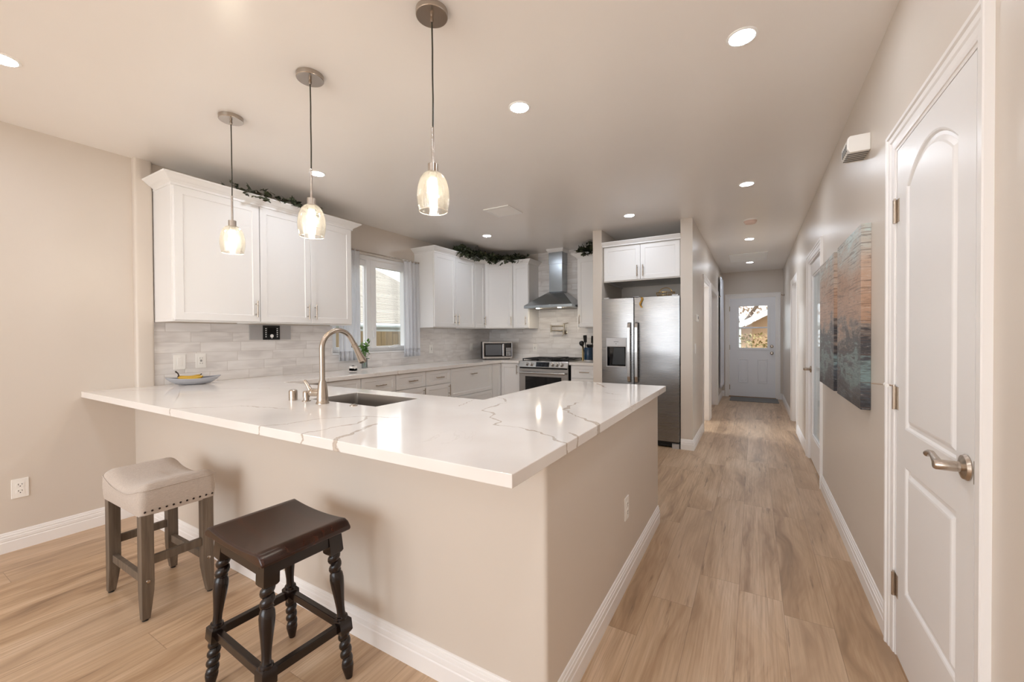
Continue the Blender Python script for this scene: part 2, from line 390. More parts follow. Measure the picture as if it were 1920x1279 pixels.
        return s.rings(loops, True, True)
def shift(o, off):
    o.data.transform(Matrix.Translation(-off)); o.location = off
def build(name, mb, mat, parent=None, bevel=0, smooth=False, solid=0, seg=2):
    me = bpy.data.meshes.new(name); me.from_pydata([tuple(p) for p in mb.v], [], mb.f)
    bm = bmesh.new(); bm.from_mesh(me); bmesh.ops.recalc_face_normals(bm, faces=bm.faces); bm.to_mesh(me); bm.free()
    me.materials.append(M[mat] if isinstance(mat, str) else mat)
    if smooth:
        me.polygons.foreach_set('use_smooth', [True]*len(me.polygons)); me.set_sharp_from_angle(angle=rad(38))
    o = bpy.data.objects.new(name, me); COL.objects.link(o)
    if parent is not None:
        off = Vector(parent.get('_o', (0, 0, 0))); o['_o'] = tuple(off)
        me.transform(Matrix.Translation(-off)); o.parent = parent
    if bevel:
        b = o.modifiers.new('bevel', 'BEVEL'); b.width = bevel; b.segments = seg; b.limit_method = 'ANGLE'; b.angle_limit = rad(35)
    if solid:
        b = o.modifiers.new('solid', 'SOLIDIFY'); b.thickness = solid; b.offset = 0
    return o
def thing(name, label, cat, loc=(0, 0, 0), group=None, local=False):
    """an Empty at the thing's base; parts are given in world coordinates unless local"""
    o = bpy.data.objects.new(name, None); o.empty_display_size = .1; COL.objects.link(o); o.location = loc
    o['_o'] = (0, 0, 0) if local else tuple(loc); o['label'] = label; o['category'] = cat
    if group: o['group'] = group
    return o
def tag(o, label, cat, group=None, kind=None, keep=False):
    o['label'] = label; o['category'] = cat
    if group: o['group'] = group
    if kind: o['kind'] = kind
    if keep: return o
    v = [Vector(p) for p in o.bound_box]; lo = Vector([min(p[i] for p in v) for i in range(3)]); hi = Vector([max(p[i] for p in v) for i in range(3)])
    shift(o, Vector(((lo.x+hi.x)/2, (lo.y+hi.y)/2, lo.z))); return o
def struct(name, mb, mat, parent=None, **k):
    o = build(name, mb, mat, parent, **k)
    if parent is None: o['kind'] = 'structure'
    return o
def dup(root, loc, label, rotz=None):
    r = root.copy(); COL.objects.link(r); r.location = loc; r['label'] = label
    if rotz is not None: r.rotation_euler = (0, 0, rotz)
    def kids(a, b):
        for ch in list(a.children):
            c = ch.copy(); COL.objects.link(c); c.parent = b; kids(ch, c)
    kids(root, r); return r

# ------------------------------------------------------------------ the setting
BX = 2.3                                     # far side of the small room behind the glass door
struct('floor', MB().box(-4.0, BX+.12, -3.52, 10.0, -.1, 0), 'plank_floor')
struct('ceiling', MB().box(-4.0, BX+.12, -3.52, 9.84, H, H+.12), 'ceiling_paint')
WY0, WY1, WZ0, WZ1 = 2.80, 3.97, 1.115, 2.245      # kitchen window opening
struct('wall_left', MB().cells([-3.52, WY0, WY1, 5.94], [0, WZ0, WZ1, H], lambda i, j: not (i == 1 and j == 1), XL-.12, XL, 'x'), 'wall_paint')
struct('wall_range', MB().box(XL, SX0, YH, YH+.12, 0, H), 'wall_paint')
D1, D2, D3 = (1.490, 2.196), (4.30, 5.25), (6.53, 7.38)
ysr = [-3.52, D1[0], D1[1], D2[0], D2[1], D3[0], D3[1], 9.84]
struct('wall_right', MB().cells(ysr, [0, 2.02, H], lambda i, j: not (i in (1, 3, 5) and j == 0), XR, XR+.12, 'x'), 'wall_paint')
O1, O2 = (6.03, 6.82), (7.12, 8.42)
struct('wall_hall', MB().cells([YS, O1[0], O1[1], O2[0], O2[1], 9.84], [0, 2.02, H], lambda i, j: not (i in (1, 3) and j == 0), SX0, SX1, 'x'), 'wall_paint')
DE = (-.457, .376)
struct('wall_end', MB().cells([SX1, DE[0], DE[1], XR], [0, 2.06, H], lambda i, j: not (i == 1 and j == 0), YE, YE+.12, 'y'), 'wall_paint')
struct('wall_front', MB().cells([-4.0, -3.45, -.05, XR+.12], [0, .35, 2.35, H], lambda i, j: not (i == 1 and j == 1), -3.52, -3.40, 'y'), 'wall_paint')
struct('wall_fridge', MB().box(-1.735, -1.622, 4.94, YH, 0, H), 'wall_paint')
def rounded(poly, r, which, n=5):
    out = []
    for i, p in enumerate(poly):
        if i not in which: out.append(p); continue
        p = Vector(p); a = Vector(poly[i-1]); b = Vector(poly[(i+1) % len(poly)]); u = (a-p).normalized(); v = (b-p).normalized(); c = p+u*r+v*r
        a0 = p+u*r-c; b0 = p+v*r-c
        for k in range(n+1):
            q = a0*cos(pi/2*k/n)+b0*sin(pi/2*k/n); out.append(tuple(c+q))
    return out
pw = rounded([(XL, YP), (XP, YP), (XP, 2.93), (XP-.115, 2.93), (XP-.115, YP+.113), (XL, YP+.113)], .016, {1})
struct('wall_peninsula', MB().prism(pw, 0, ZU), 'wall_paint', smooth=True)
pc = rounded([(XL, YP), (XL+.042, YP), (XL+.042, YP+.108), (XL, YP+.108)], .018, {1, 2})
struct('trim_1', MB().prism(pc, ZC, H), 'wall_paint', smooth=True)

# room behind the glass door, dim recesses behind the other openings
RM = MB(); RM.box(BX, BX+.12, 3.2, 4.15, 0, H).box(BX, BX+.12, 5.25, 6.2, 0, H).box(BX, BX+.12, 4.15, 5.25, 0, .9).box(BX, BX+.12, 4.15, 5.25, 2.0, H)
RM.box(XR+.12, BX, 3.08, 3.2, 0, H).box(XR+.12, BX, 6.2, 6.32, 0, H)
struct('wall_side_room', RM, 'wall_paint')

BASE = [(0, 0), (.0145, 0), (.0145, .062), (.0115, .066), (.0115, .069), (.0135, .072), (.0125, .088), (.0088, .091), (.0088, .094), (.0105, .096), (.0095, .103), (.0060, .106), (.0060, .108), (.0065, .110), (.004, .1165), (0, .1185)]
def base(name, *paths):
    mb = MB()
    for p in paths: mb.sweep(p, BASE)
    struct(name, mb, 'trim_white')
base('baseboard_left', [(XL, -3.40), (XL, YP)])
base('baseboard_peninsula', [(XL+.0145, YP), (XP, YP), (XP, 2.93)])
base('baseboard_right', [(XR, D2[0]-.072), (XR, D1[1]+.072)], [(XR, D1[0]-.072), (XR, -3.40)], [(XR, D3[0]-.072), (XR, D2[1]+.072)], [(XR, YE), (XR, D3[1]+.072)])
base('baseboard_hall', [(SX0, YS), (SX1, YS), (SX1, O1[0]-.072)], [(SX1, O1[1]+.072), (SX1, O2[0]-.072)], [(SX1, O2[1]+.072), (SX1, YE), (DE[0]-.08, YE)])
base('baseboard_end', [(DE[1]+.072, YE), (XR-.0145, YE)])

CAS = [(0, 0), (0, .006), (.01, .008), (.03, .009), (.036, .013), (.052, .014), (.057, .0195), (.068, .0205), (.072, .018), (.072, 0)]
T_RIGHT = Matrix(((0, 0, -1, XR), (1, 0, 0, 0), (0, 1, 0, 0), (0, 0, 0, 1)))
T_HALL = Matrix(((0, 0, 1, SX1), (1, 0, 0, 0), (0, 1, 0, 0), (0, 0, 0, 1)))
T_END = Matrix(((1, 0, 0, 0), (0, 0, -1, YE), (0, 1, 0, 0), (0, 0, 0, 1)))
def casing(T, u, top, par, depth=.12, stop=None):
    mb = MB(T); mb.sweep([(u[1], 0), (u[1], top), (u[0], top), (u[0], 0)], CAS)
    build('door_casing', mb, 'trim_white', par)
    j = MB(T); t = .012
    j.box(u[0], u[0]+t, 0, top, -depth, .002).box(u[1]-t, u[1], 0, top, -depth, .002).box(u[0]+t, u[1]-t, top-t, top, -depth, .002)
    if stop: j.box(u[0]+t, u[0]+t+.01, 0, top-t, stop-.03, stop).box(u[1]-t-.01, u[1]-t, 0, top-t, stop-.03, stop)
    build('door_jamb', j, 'trim_white', par)
def panel_rings(mb, loop, yf, prof):
    """a moulded panel: loop of (u,v) at depth yf, prof = (inset, depth) pairs; loop is convex"""
    c = [Vector(p) for p in loop]; n = len(c); loops = []
    for ins, dep in prof:
        out = []
        for i in range(n):
            d0 = (c[i]-c[i-1]).normalized(); d1 = (c[(i+1) % n]-c[i]).normalized(); n0 = Vector((-d0.y, d0.x)); n1 = Vector((-d1.y, d1.x)); m = (n0+n1).normalized()
            q = c[i]+m*ins/max(.3, m.dot(n0)); out.append((q.x, q.y, yf+dep))
        loops.append(out)
    mb.rings(loops)
PANEL = [(0, 0), (.006, -.002), (.012, -.008), (.022, -.009), (.034, -.0015), (.04, 0)]

# door_1: closet door beside the camera, closed, arched upper panel
d1 = (1.508, 2.178); zf = .001; mb = MB(T_RIGHT)
pu0, pu1, p1z0, p1z1, p2z0, p2z1 = 1.617, 2.071, .925, 1.835, .30, .785
th = -.035
mb.box(d1[0], pu0, .012, 2.005, th, zf).box(pu1, d1[1], .012, 2.005, th, zf).box(pu0, pu1, .012, p2z0, th, zf).box(pu0, pu1, p2z1, p1z0, th, zf)
arc = [(pu1-(pu1-pu0)*k/14, p1z1+.095*(1-((k-7)/7)**2)) for k in range(15)]
mb.prism([(pu0, 2.005), (pu0, p1z1)]+arc[::-1][1:-1]+[(pu1, p1z1), (pu1, 2.005)], th, zf)
mb.box(pu0, pu1, p2z0, 2.0, th, th+.012)
panel_rings(mb, [(pu0, p2z0), (pu1, p2z0), (pu1, p2z1), (pu0, p2z1)], zf, PANEL)
panel_rings(mb, [(pu0, p1z0), (pu1, p1z0)]+arc, zf, PANEL)
door1 = struct('door_1', mb, 'door_white'); door1['label'] = 'white closet door with an arched upper panel and lever handle'
casing(T_RIGHT, D1, 2.02, door1, stop=-.036)
def lever(par, x, y, z, sgn, face=-1, name='door_handle'):
    h = build(name, MB().lathe([(.0, 0), (.034, 0), (.035, .003), (.031, .010), (.020, .014), (.014, .016), (.0135, .022)], (x, y, z), 28, (face, 0, 0)), 'nickel', par, smooth=True)
    mb = MB().lathe([(.0, .020), (.0135, .020), (.0142, .024), (.0138, .062), (.011, .066), (0, .066)], (x, y, z), 20, (face, 0, 0))
    p = [(x+face*.052, y+sgn*a, z+b) for a, b in ((0, 0), (.022, .002), (.045, .010), (.065, .016), (.085, .013), (.098, .006), (.106, .005))]
    mb.tube(p, [.0115, .011, .0085, .0075, .0075, .009, .005], 12)
    build('lever', mb, 'nickel', h, smooth=True)
lever(door1, XR-zf, 1.548, .928, 1)
build('latch_plate', MB().box(XR-.0015, XR+.002, 1.5085, 1.5115, .895, .955), 'nickel', door1)
for z in (1.768, 1.03, .285):
    hb = MB().cyl((XR-.008, 2.183, z-.046), (XR-.008, 2.183, z+.046), .0065, 10)
    hb.box(XR-.003, XR+.0, 2.150, 2.183, z-.045, z+.045).box(XR-.0045, XR+.02, 2.1835, 2.186, z-.045, z+.045).cyl((XR-.008, 2.183, z+.046), (XR-.008, 2.183, z+.052), .004, 8)
    hg = build('hinge', hb, 'nickel', door1)
    if z == 1.03:
        s_ = build('hinge_stop', MB().tube([(XR-.012, 2.186, z+.048), (XR-.03, 2.195, z+.05), (XR-.075, 2.20, z+.052)], .0028, 8), 'nickel', hg)
        build('bumper', MB().cyl((XR-.034, 2.16, z+.05), (XR-.034, 2.186, z+.052), .007, 12), 'plastic_white', s_, smooth=True)

# door_2: glazed door further along, closed
u0, u1 = D2[0]+.014, D2[1]-.014; mb = MB(T_RIGHT)
mb.cells([u0, u0+.115, u1-.115, u1], [.012, .26, 1.88, 2.0], lambda i, j: not (i == 1 and j == 1), -.05, -.014, 'z')
door2 = struct('door_2', mb, 'door_white'); door2['label'] = 'white glazed door along the hallway with one tall pane'
build('glass_pane', MB(T_RIGHT).box(u0+.11, u1-.11, .255, 1.885, -.036, -.030), 'pane', door2)
bd = MB(T_RIGHT); bd.cells([u0+.115, u0+.132, u1-.132, u1-.115], [.26, .277, 1.863, 1.88], lambda i, j: not (i == 1 and j == 1), -.03, -.020, 'z'); build('glazing_bead', bd, 'door_white', door2)
casing(T_RIGHT, D2, 2.02, door2); lever(door2, XR+.014, D2[1]-.075, .93, -1)
for z in (1.75, 1.03, .28): build('hinge', MB().cyl((XR-.004, D2[0]+.008, z-.045), (XR-.004, D2[0]+.008, z+.045), .006, 10), 'nickel', door2)

# door_3 / door_4 / door_5: recessed closed doors in the hall
def plain_door(name, T, u, label, rec=-.078):
    mb = MB(T); a, b = u[0]+.014, u[1]-.014
    mb.box(a, b, .012, 2.0, rec-.035, rec)
    for z0, z1 in ((.24, .78), (.92, 1.86)): panel_rings(mb, [(a+.11, z0), (b-.11, z0), (b-.11, z1), (a+.11, z1)], rec+.0005, [(0, 0), (.006, .006), (.014, .006), (.026, .001), (.045, .004)])
    d = struct(name, mb, 'door_white'); d['label'] = label; casing(T, u, 2.02, d); return d
dd = plain_door('door_3', T_RIGHT, D3, 'white door set back in the hallway wall beyond the glazed door'); lever(dd, XR+.078, D3[0]+.075, .93, 1)
mb = MB().box(SX0-.002-.74, SX0-.002, O1[1]-.05, O1[1]-.015, .012, 2.0)
for z0_, z1_ in ((.24, .78), (.92, 1.86)):
    Td = Matrix(((1, 0, 0, 0), (0, 0, -1, O1[1]-.05), (0, 1, 0, 0), (0, 0, 0, 1))); mb.T = Td
    panel_rings(mb, [(SX0-.63, z0_), (SX0-.11, z0_), (SX0-.11, z1_), (SX0-.63, z1_)], .0005, [(0, 0), (.006, .006), (.014, .006), (.026, .001), (.045, .004)])
door4 = struct('door_4', mb, 'door_white'); door4['label'] = 'white door standing open into the room behind the refrigerator'
casing(T_HALL, O1, 2.02, door4, depth=.125)
h4 = build('door_handle', MB().lathe([(0, 0), (.032, 0), (.03, .008), (.012, .012), (.011, .04), (.026, .05), (.026, .062), (0, .068)], (SX0-.68, O1[1]-.05, .93), 20, (0, -1, 0)), 'nickel', door4, smooth=True)
RM2 = MB(); RM2.cells([YH+.12, 6.05, 6.95, 7.10], [0, .9, 2.0, H], lambda i, j: not (i == 1 and j == 1), -2.72, -2.6, 'x').box(-2.72, SX0, 6.98, 7.10, 0, H)
struct('wall_back_room', RM2, 'wall_paint')
mb = MB().cells([6.05, 6.10, 6.48, 6.52, 6.90, 6.95], [.9, .95, 1.44, 1.48, 1.95, 2.0], lambda i, j: not (i in (1, 3) and j in (1, 3)), -2.69, -2.63, 'x')
w4 = struct('window_4', mb, 'vinyl_white'); w4['label'] = 'white window in the room behind the refrigerator'
dd = plain_door('door_5', T_HALL, O2, 'wide white closet door set back near the end of the hallway'); lever(dd, SX1-.078, O2[0]+.075, .93, 1, 1)

# door_6: back door with a sash window
mb = MB(T_END); a, b = DE[0]+.014, DE[1]-.014; gx0, gx1, gz0, gz1 = -.285, .238, 1.01, 1.885
mb.cells([a, gx0, gx1, b], [.02, gz0, gz1, 2.043], lambda i, j: not (i == 1 and j == 1), -.055, -.01, 'z')
door6 = struct('door_6', mb, 'end_door_white'); door6['label'] = 'white back door with a sash window at the end of the hallway'
pm = MB(T_END)
for px0, px1 in ((-.285, -.105), (.05, .232)): panel_rings(pm, [(px0, .30), (px1, .30), (px1, .795), (px0, .795)], -.0098, [(0, 0), (.006, .007), (.014, .008), (.026, .0015), (.034, .0015), (.055, .005)])
build('door_panel', pm, 'end_door_white', door6)
fm = MB(T_END); fm.cells([gx0-.035, gx0+.012, gx1-.012, gx1+.035], [gz0-.035, gz0+.012, gz1-.012, gz1+.035], lambda i, j: not (i == 1 and j == 1), -.012, .006, 'z')
fm.box(gx0, gx1, 1.418, 1.448, -.045, -.002)
fr = build('window_frame', fm, 'end_door_white', door6, bevel=.004); build('glass_pane', MB(T_END).box(gx0, gx1, gz0, gz1, -.034, -.030), 'pane', fr)
casing(T_END, DE, 2.06, door6)
for z, nm in ((.918, 'door_knob'), (1.055, 'deadbolt')):
    pr = [(0, 0), (.032, 0), (.032, .006), (.014, .010), (.012, .035), (.026, .045), (.028, .058), (.018, .068), (0, .07)] if nm == 'door_knob' else [(0, 0), (.03, 0), (.029, .012), (.02, .016), (0, .016)]
    build(nm, MB().lathe(pr, (.302, YE+.01, z), 24, (0, -1, 0)), 'nickel', door6, smooth=True)
for z in (1.83, 1.03, .2): build('hinge', MB().cyl((DE[0]+.012, YE+.004, z-.05), (DE[0]+.012, YE+.004, z+.05), .008, 10), 'nickel', door6)
build('threshold', MB().box(DE[0], DE[1], YE-.03, YE+.12, 0, .018), 'threshold_wood', door6)

# windows
def vinyl_window():
    x0, x1 = XL-.105, XL-.03
    mb = MB().cells([WY0, WY0+.05, 3.29, 3.345, WY1-.05, WY1], [WZ0, WZ0+.035, WZ1-.055, WZ1], lambda i, j: not (i in (1, 3) and j == 1), x0, x1, 'x')
    wn = struct('window_1', mb, 'vinyl_white', bevel=.003); wn['label'] = 'white two-light casement window over the kitchen counter'
    for n, (a, b) in enumerate(((WY0+.05, 3.29), (3.345, WY1-.05))):
        s = MB().cells([a, a+.045 if n == 0 else a+.075, b-.006 if n == 0 else b-.05, b], [WZ0+.035, WZ0+.06, WZ1-.12, WZ1-.055], lambda i, j: not (i == 1 and j == 1), x0+.015, x1-(.03 if n == 0 else -.008), 'x')
        sh = build('window_sash', s, 'vinyl_white', wn, bevel=.003); build('glass_pane', MB().box(x0+.03, x0+.036, a+.02, b-.02, WZ0+.04, WZ1-.07), 'pane', sh)
    build('crank_handle', MB().box(XL-.03, XL-.008, 3.60, 3.75, WZ0+.035, WZ0+.05).tube([(XL-.012, 3.62, WZ0+.048), (XL-.006, 3.68, WZ0+.064), (XL-.006, 3.76, WZ0+.066), (XL-.008, 3.80, WZ0+.056)], .008, 10), 'vinyl_white', wn, bevel=.003)
    build('sash_lock', MB().box(XL-.026, XL-.008, 3.372, 3.386, 1.28, 1.40), 'vinyl_white', wn, bevel=.003)
    build('window_sill', MB().box(XL-.12, XL+.012, WY0, WY1, WZ0-.018, WZ0), 'vinyl_white', wn, bevel=.003)
vinyl_window()
mb = MB().cells([-3.45, -3.40, -1.78, -1.72, -.10, -.05], [.35, .40, 2.30, 2.35], lambda i, j: not (i in (1, 3) and j == 1), -3.49, -3.42, 'y')
w2 = struct('window_2', mb, 'vinyl_white'); w2['label'] = 'wide window behind the dining area'
mb = MB().cells([4.15, 4.2, 4.68, 4.72, 5.2, 5.25], [.9, .95, 1.44, 1.48, 1.95, 2.0], lambda i, j: not (i in (1, 3) and j in (1, 3)), BX+.03, BX+.09, 'x')
w3 = struct('window_3', mb, 'vinyl_white'); w3['label'] = 'white window in the room behind the glazed door'

# ------------------------------------------------------------------ outside
struct('trim_2', MB().box(-30, 30, -25, 40, -.62, -.45), 'ground')['label'] = 'bare ground outside the house'
def neighbour():
    t = thing('neighbour_house', 'house with a beige shingle roof beyond the kitchen window fence', 'house', (-11, 5, -.45))
    z0, k, ex, rx = 1.60, .45, -7.3, -12.7
    zr = z0+k*(ex-rx)
    build('roof', MB().prism([(ex, z0), (rx, zr), (2*rx-ex, z0), (2*rx-ex, z0-.12), (rx, zr-.14), (ex, z0-.12)], -8, 10.75, 'y'), 'shingles', t)
    build('fascia', MB().box(ex-.02, ex+.03, -8, 10.78, z0-.20, z0-.005).tube([(ex+.07, -8, z0-.06), (ex+.07, 10.78, z0-.06)], .055, 10), 'fascia', t)
    build('wall', MB().prism([(-17.6, -.45), (-7.8, -.45), (-7.8, z0), (rx, zr-.2), (-17.6, z0)], -7.6, 10.4, 'y'), 'house_wall', t)
neighbour()
f = thing('board_fence', 'weathered board fence outside the kitchen window', 'fence', (-6.05, 5, -.45))
build('boards', MB().box(-6.07, -6.05, -6, 14, -.45, 1.395), 'fence_wood', f)
build('rail', MB().box(-6.11, -6.07, -6, 14, 1.0, 1.09).box(-6.11, -6.07, -6, 14, -.1, -.01), 'fence_wood', f)
def leaf_mb(pts, size, rng, flat=.3, lobed=False):
    mb = MB()
    for p in pts:
        s = size*rng.uniform(.7, 1.3); T = Matrix.Translation(p) @ Matrix.Rotation(rng.uniform(0, 2*pi), 4, 'Z') @ Matrix.Rotation(rng.uniform(-1.1, .9), 4, 'X') @ Matrix.Rotation(rng.uniform(-.6, .6), 4, 'Y')
        if lobed: o = [(0, -.05), (.32, -.12), (.55, .1), (.36, .28), (.42, .62), (.14, .6), (0, 1), (-.14, .6), (-.42, .62), (-.36, .28), (-.55, .1), (-.32, -.12)]
        else: o = [(0, 0), (.26, .3), (.2, .7), (0, 1), (-.2, .7), (-.26, .3)]
        mb.T = T; mb.add([(x*s, y*s, -abs(x)*s*flat+.12*s*y) for x, y in o]+[(0, .4*s, .03*s)], [(i, (i+1) % len(o), len(o)) for i in range(len(o))])
    mb.T = Matrix.Identity(4); return mb
sh = thing('garden_shed', 'tan shed with a white roof edge beyond the back door window', 'shed', (.3, 14.5, -.45))
build('wall', MB().prism([(-.45, -.45), (2.6, -.45), (2.6, 1.9), (.95, 2.22), (-.45, 1.42)], 14.05, 16, 'y'), 'shed_tan', sh)
build('roof', MB().prism([(-.62, 1.51), (.95, 2.36), (.95, 2.28), (-.62, 1.43)], 13.6, 16.2, 'y').prism([(.95, 2.36), (2.9, 1.9), (2.9, 1.82), (.95, 2.28)], 13.6, 16.2, 'y'), 'bark', sh)
build('roof_edge', MB().prism([(-.66, 1.50), (.95, 2.32), (.95, 2.16), (-.66, 1.34)], 13.54, 13.6, 'y'), 'fascia', sh)
build('post', MB().box(-.43, -.33, 13.6, 13.7, -.45, 1.48), 'fascia', sh)
rng = random.Random(3)
tr = thing('blossom_tree', 'pale blossoming tree behind the tan shed', 'tree', (-.6, 18.5, -.45))
build('trunk', MB().tube([(-.6, 18.5, -.45), (-.5, 18.5, 1.2), (-.7, 18.5, 2.4), (-.4, 18.4, 3.6)], [.16, .13, .1, .05], 10).tube([(-.55, 18.5, 1.4), (.2, 18.4, 2.6), (.6, 18.4, 3.6)], [.09, .06, .03], 8), 'bark', tr)
pts = []
while len(pts) < 1500:
    p = Vector((rng.uniform(-1, 1), rng.uniform(-1, 1), rng.uniform(-1, 1)))
    if p.length < 1: pts.append(Vector((-.2+p.x*2.2, 18.5+p.y*1.3, 3.2+p.z*1.8)))
build('foliage', leaf_mb(pts, .16, rng), 'tree_leaf', tr)
hd = thing('dry_shrub', 'dry brown green shrub under the shed eave', 'shrub', (.1, 13.2, -.45))
build('stem', MB().tube([(.1, 13.2, -.45), (.1, 13.2, .6)], .04, 8), 'bark', hd)
pts = [Vector((rng.uniform(-.45, .6), rng.uniform(12.9, 13.5), rng.uniform(-.2, 1.32))) for _ in range(900)]
build('foliage', leaf_mb(pts, .10, rng), 'hedge_leaf', hd)

# ------------------------------------------------------------------ cabinets
def shaker(mb, x0, x1, z0, z1, yf, t=.02, fw=.052, rec=.006):
    """framed door facing -y with its front at yf"""
    def L(i, y): return [(x0+i, y, z0+i), (x1-i, y, z0+i), (x1-i, y, z1-i), (x0+i, y, z1-i)]
    mb.rings([L(0, yf+t), L(0, yf+.0015), L(.0015, yf), L(fw, yf), L(fw+.0035, yf+rec)], True, True)
def pull(mb, x, z, yf, vert=True, L=.135, r=.0058):
    d = .030
    if vert:
        mb.cyl((x, yf-d, z-L/2), (x, yf-d, z+L/2), r, 10)
        for s in (-1, 1): mb.cyl((x, yf, z+s*L*.31), (x, yf-d, z+s*L*.31), r*.8, 8)
    else:
        mb.cyl((x-L/2, yf-d, z), (x+L/2, yf-d, z), r, 10)
        for s in (-1, 1): mb.cyl((x+s*L*.31, yf, z), (x+s*L*.31, yf-d, z), r*.8, 8)
def cabinet(name, label, loc, rz, W, D, z1, fronts, cat='cabinet', toe=False, shell=None, group=None, under=True):
    """local: x along the wall, front towards -y, loc at the back; fronts: (kind, x0, x1, z0, z1, handle or None)"""
    t = thing(name, label, cat, loc, group, local=True); t.rotation_euler = (0, 0, rz)
    mb = MB(); zb = .105 if toe else 0
    if shell:
        mb.box(0, .018, -D, 0, zb, z1).box(W-.018, W, -D, 0, zb, z1).box(.018, W-.018, -.018, 0, zb, z1).box(.018, W-.018, -D, -.018, zb, zb+.018).box(.018, W-.018, -D, -D+.018, zb+.018, z1-.19 if shell == 'sink' else z1)
    elif not toe and under:                                     # wall cabinet: recessed underside
        mb.box(0, W, -D, 0, .02, z1).box(0, .018, -D, 0, 0, .02).box(W-.018, W, -D, 0, 0, .02).box(.018, W-.018, -D, -D+.02, 0, .02)
    else: mb.box(0, W, -D, 0, zb, z1)
    if toe: mb.box(.0, W, -D+.07, -D+.09, 0, zb)
    build('carcass', mb, 'cabinet_white', t, bevel=.001, seg=1)
    for kind, x0, x1, z0, z1_, hd in fronts:
        m = MB(); shaker(m, x0, x1, z0, z1_, -D-.02, fw=.042 if kind == 'drawer' else .052)
        d = build(kind, m, 'cabinet_white', t)
        if hd:
            h = MB(); pull(h, hd[0], hd[1], -D-.02, hd[2] == 'v'); build('handle', h, 'nickel', d, smooth=True)
    return t
R90 = pi/2
ZB = 1.405; HU = 2.385-ZB
G = 'white wall cabinets'
def upper_left(y0, y1, fronts, label): return cabinet('wall_cabinet', label, (XL, y0, ZB), R90, y1-y0, .32, HU, fronts)
z0, z1 = .012, HU-.012
hz = .115
upper_left(1.290, 1.886, [('door', .012, .594, z0, z1, (.56, hz, 'v'))], 'white single-door wall cabinet above the bowl of fruit, nearest the dining wall')
upper_left(1.888, 2.798, [('door', .004, .452, z0, z1, (.418, hz, 'v')), ('door', .456, .900, z0, z1, (.49, hz, 'v'))], 'white double-door wall cabinet above the keypad, beside the sheer curtains')
upper_left(4.045, 4.94, [('door', .010, .445, z0, z1, (.41, hz, 'v')), ('door', .449, .89, z0, z1, (.482, hz, 'v'))], 'white double-door wall cabinet just past the kitchen window')
upper_left(4.942, 5.205, [('door', .003, .258, z0, z1, (.228, hz, 'v'))], 'narrow white wall cabinet between the double one and the angled corner one')
def corner_upper():
    x0, y0 = XL, 5.207; x1 = -3.215
    t = thing('wall_cabinet', 'white corner wall cabinet with an angled door above the microwave', 'cabinet', (XL+.3, YH-.3, ZB))
    poly = [(XL, y0), (XL+.32, y0), (x1, YH-.32), (x1, YH), (XL, YH)]
    build('carcass', MB().prism(poly, ZB+.02, 2.385).prism([(XL+.30, y0), (XL+.32, y0), (x1, YH-.32), (x1, YH-.30)], ZB, ZB+.02), 'cabinet_white', t, bevel=.001, seg=1)
    a = Vector((XL+.32, y0)); b = Vector((x1, YH-.32)); L = (b-a).length; ang = math.atan2(b.y-a.y, b.x-a.x)
    T = Matrix.Translation((a.x, a.y, ZB)) @ Matrix.Rotation(ang, 4, 'Z')
    m = MB(T); shaker(m, .014, L-.014, z0, z1, -.02); d = build('door', m, 'cabinet_white', t)
    m = MB(T); pull(m, L-.05, hz, -.02); build('handle', m, 'nickel', d, smooth=True)
corner_upper()
def upper_back(x0, x1, fronts, label): return cabinet('wall_cabinet', label, (x0, YH, ZB), 0, x1-x0, .32, HU, fronts)
upper_back(-3.213, -2.940, [('door', .004, .268, z0, z1, (.232, hz, 'v'))], 'narrow white wall cabinet beside the range hood, on the microwave side')
uc = upper_back(-2.160, -1.740, [('door', .008, .412, z0, z1, (.040, hz, 'v'))], 'white wall cabinet squeezed between the range hood and the refrigerator wall')
cabinet('wall_cabinet', 'white double-door cabinet high above the refrigerator', (-1.620, YH, 1.945), 0, .903, .81, .44, [('door', .012, .450, .012, .428, (.418, .11, 'v')), ('door', .454, .893, .012, .428, (.486, .11, 'v'))])

CROWN = [(-.02, -.012), (.004, -.012), (.004, .004), (.012, .010), (.018, .016), (.030, .022), (.044, .034), (.056, .044), (.064, .049), (.068, .058), (-.02, .058)]
def crown(label, *paths):
    mb = MB()
    for p in paths: mb.sweep([(a, b, 2.385) for a, b in p], CROWN)
    tag(build('crown_moulding', mb, 'cabinet_white'), label, 'moulding')
xf = XL+.343
crown('white crown moulding topping the cabinets near the dining wall', [(XL+.045, 1.288), (xf, 1.288), (xf, 2.80), (XL, 2.80)])
dg = .343
a = Vector((XL+.32, 5.207)); b = Vector((-3.215, YH-.32)); dv = (b-a).normalized(); nv = Vector((dv.y, -dv.x))*.023
p1 = (xf, a.y+nv.y+(xf-(a.x+nv.x))*dv.y/dv.x); yb = YH-.343; p2 = (b.x+nv.x+(yb-(b.y+nv.y))*dv.x/dv.y, yb)
crown('white crown moulding wrapping the cabinets around the kitchen corner', [(XL, 4.043), (xf, 4.043), p1, p2, (-2.938, yb), (-2.938, YH)])
crown('white crown moulding on the cabinet beside the refrigerator wall', [(-2.162, YH), (-2.162, yb), (-1.740, yb)])
crf = build('crown_moulding', MB().sweep([(-1.6215, 4.966, 2.385), (-.7155, 4.966, 2.385)], [(c[0]*.6, c[1]*.75) for c in CROWN]), 'cabinet_white'); tag(crf, 'white crown moulding on the cabinet above the refrigerator', 'moulding')

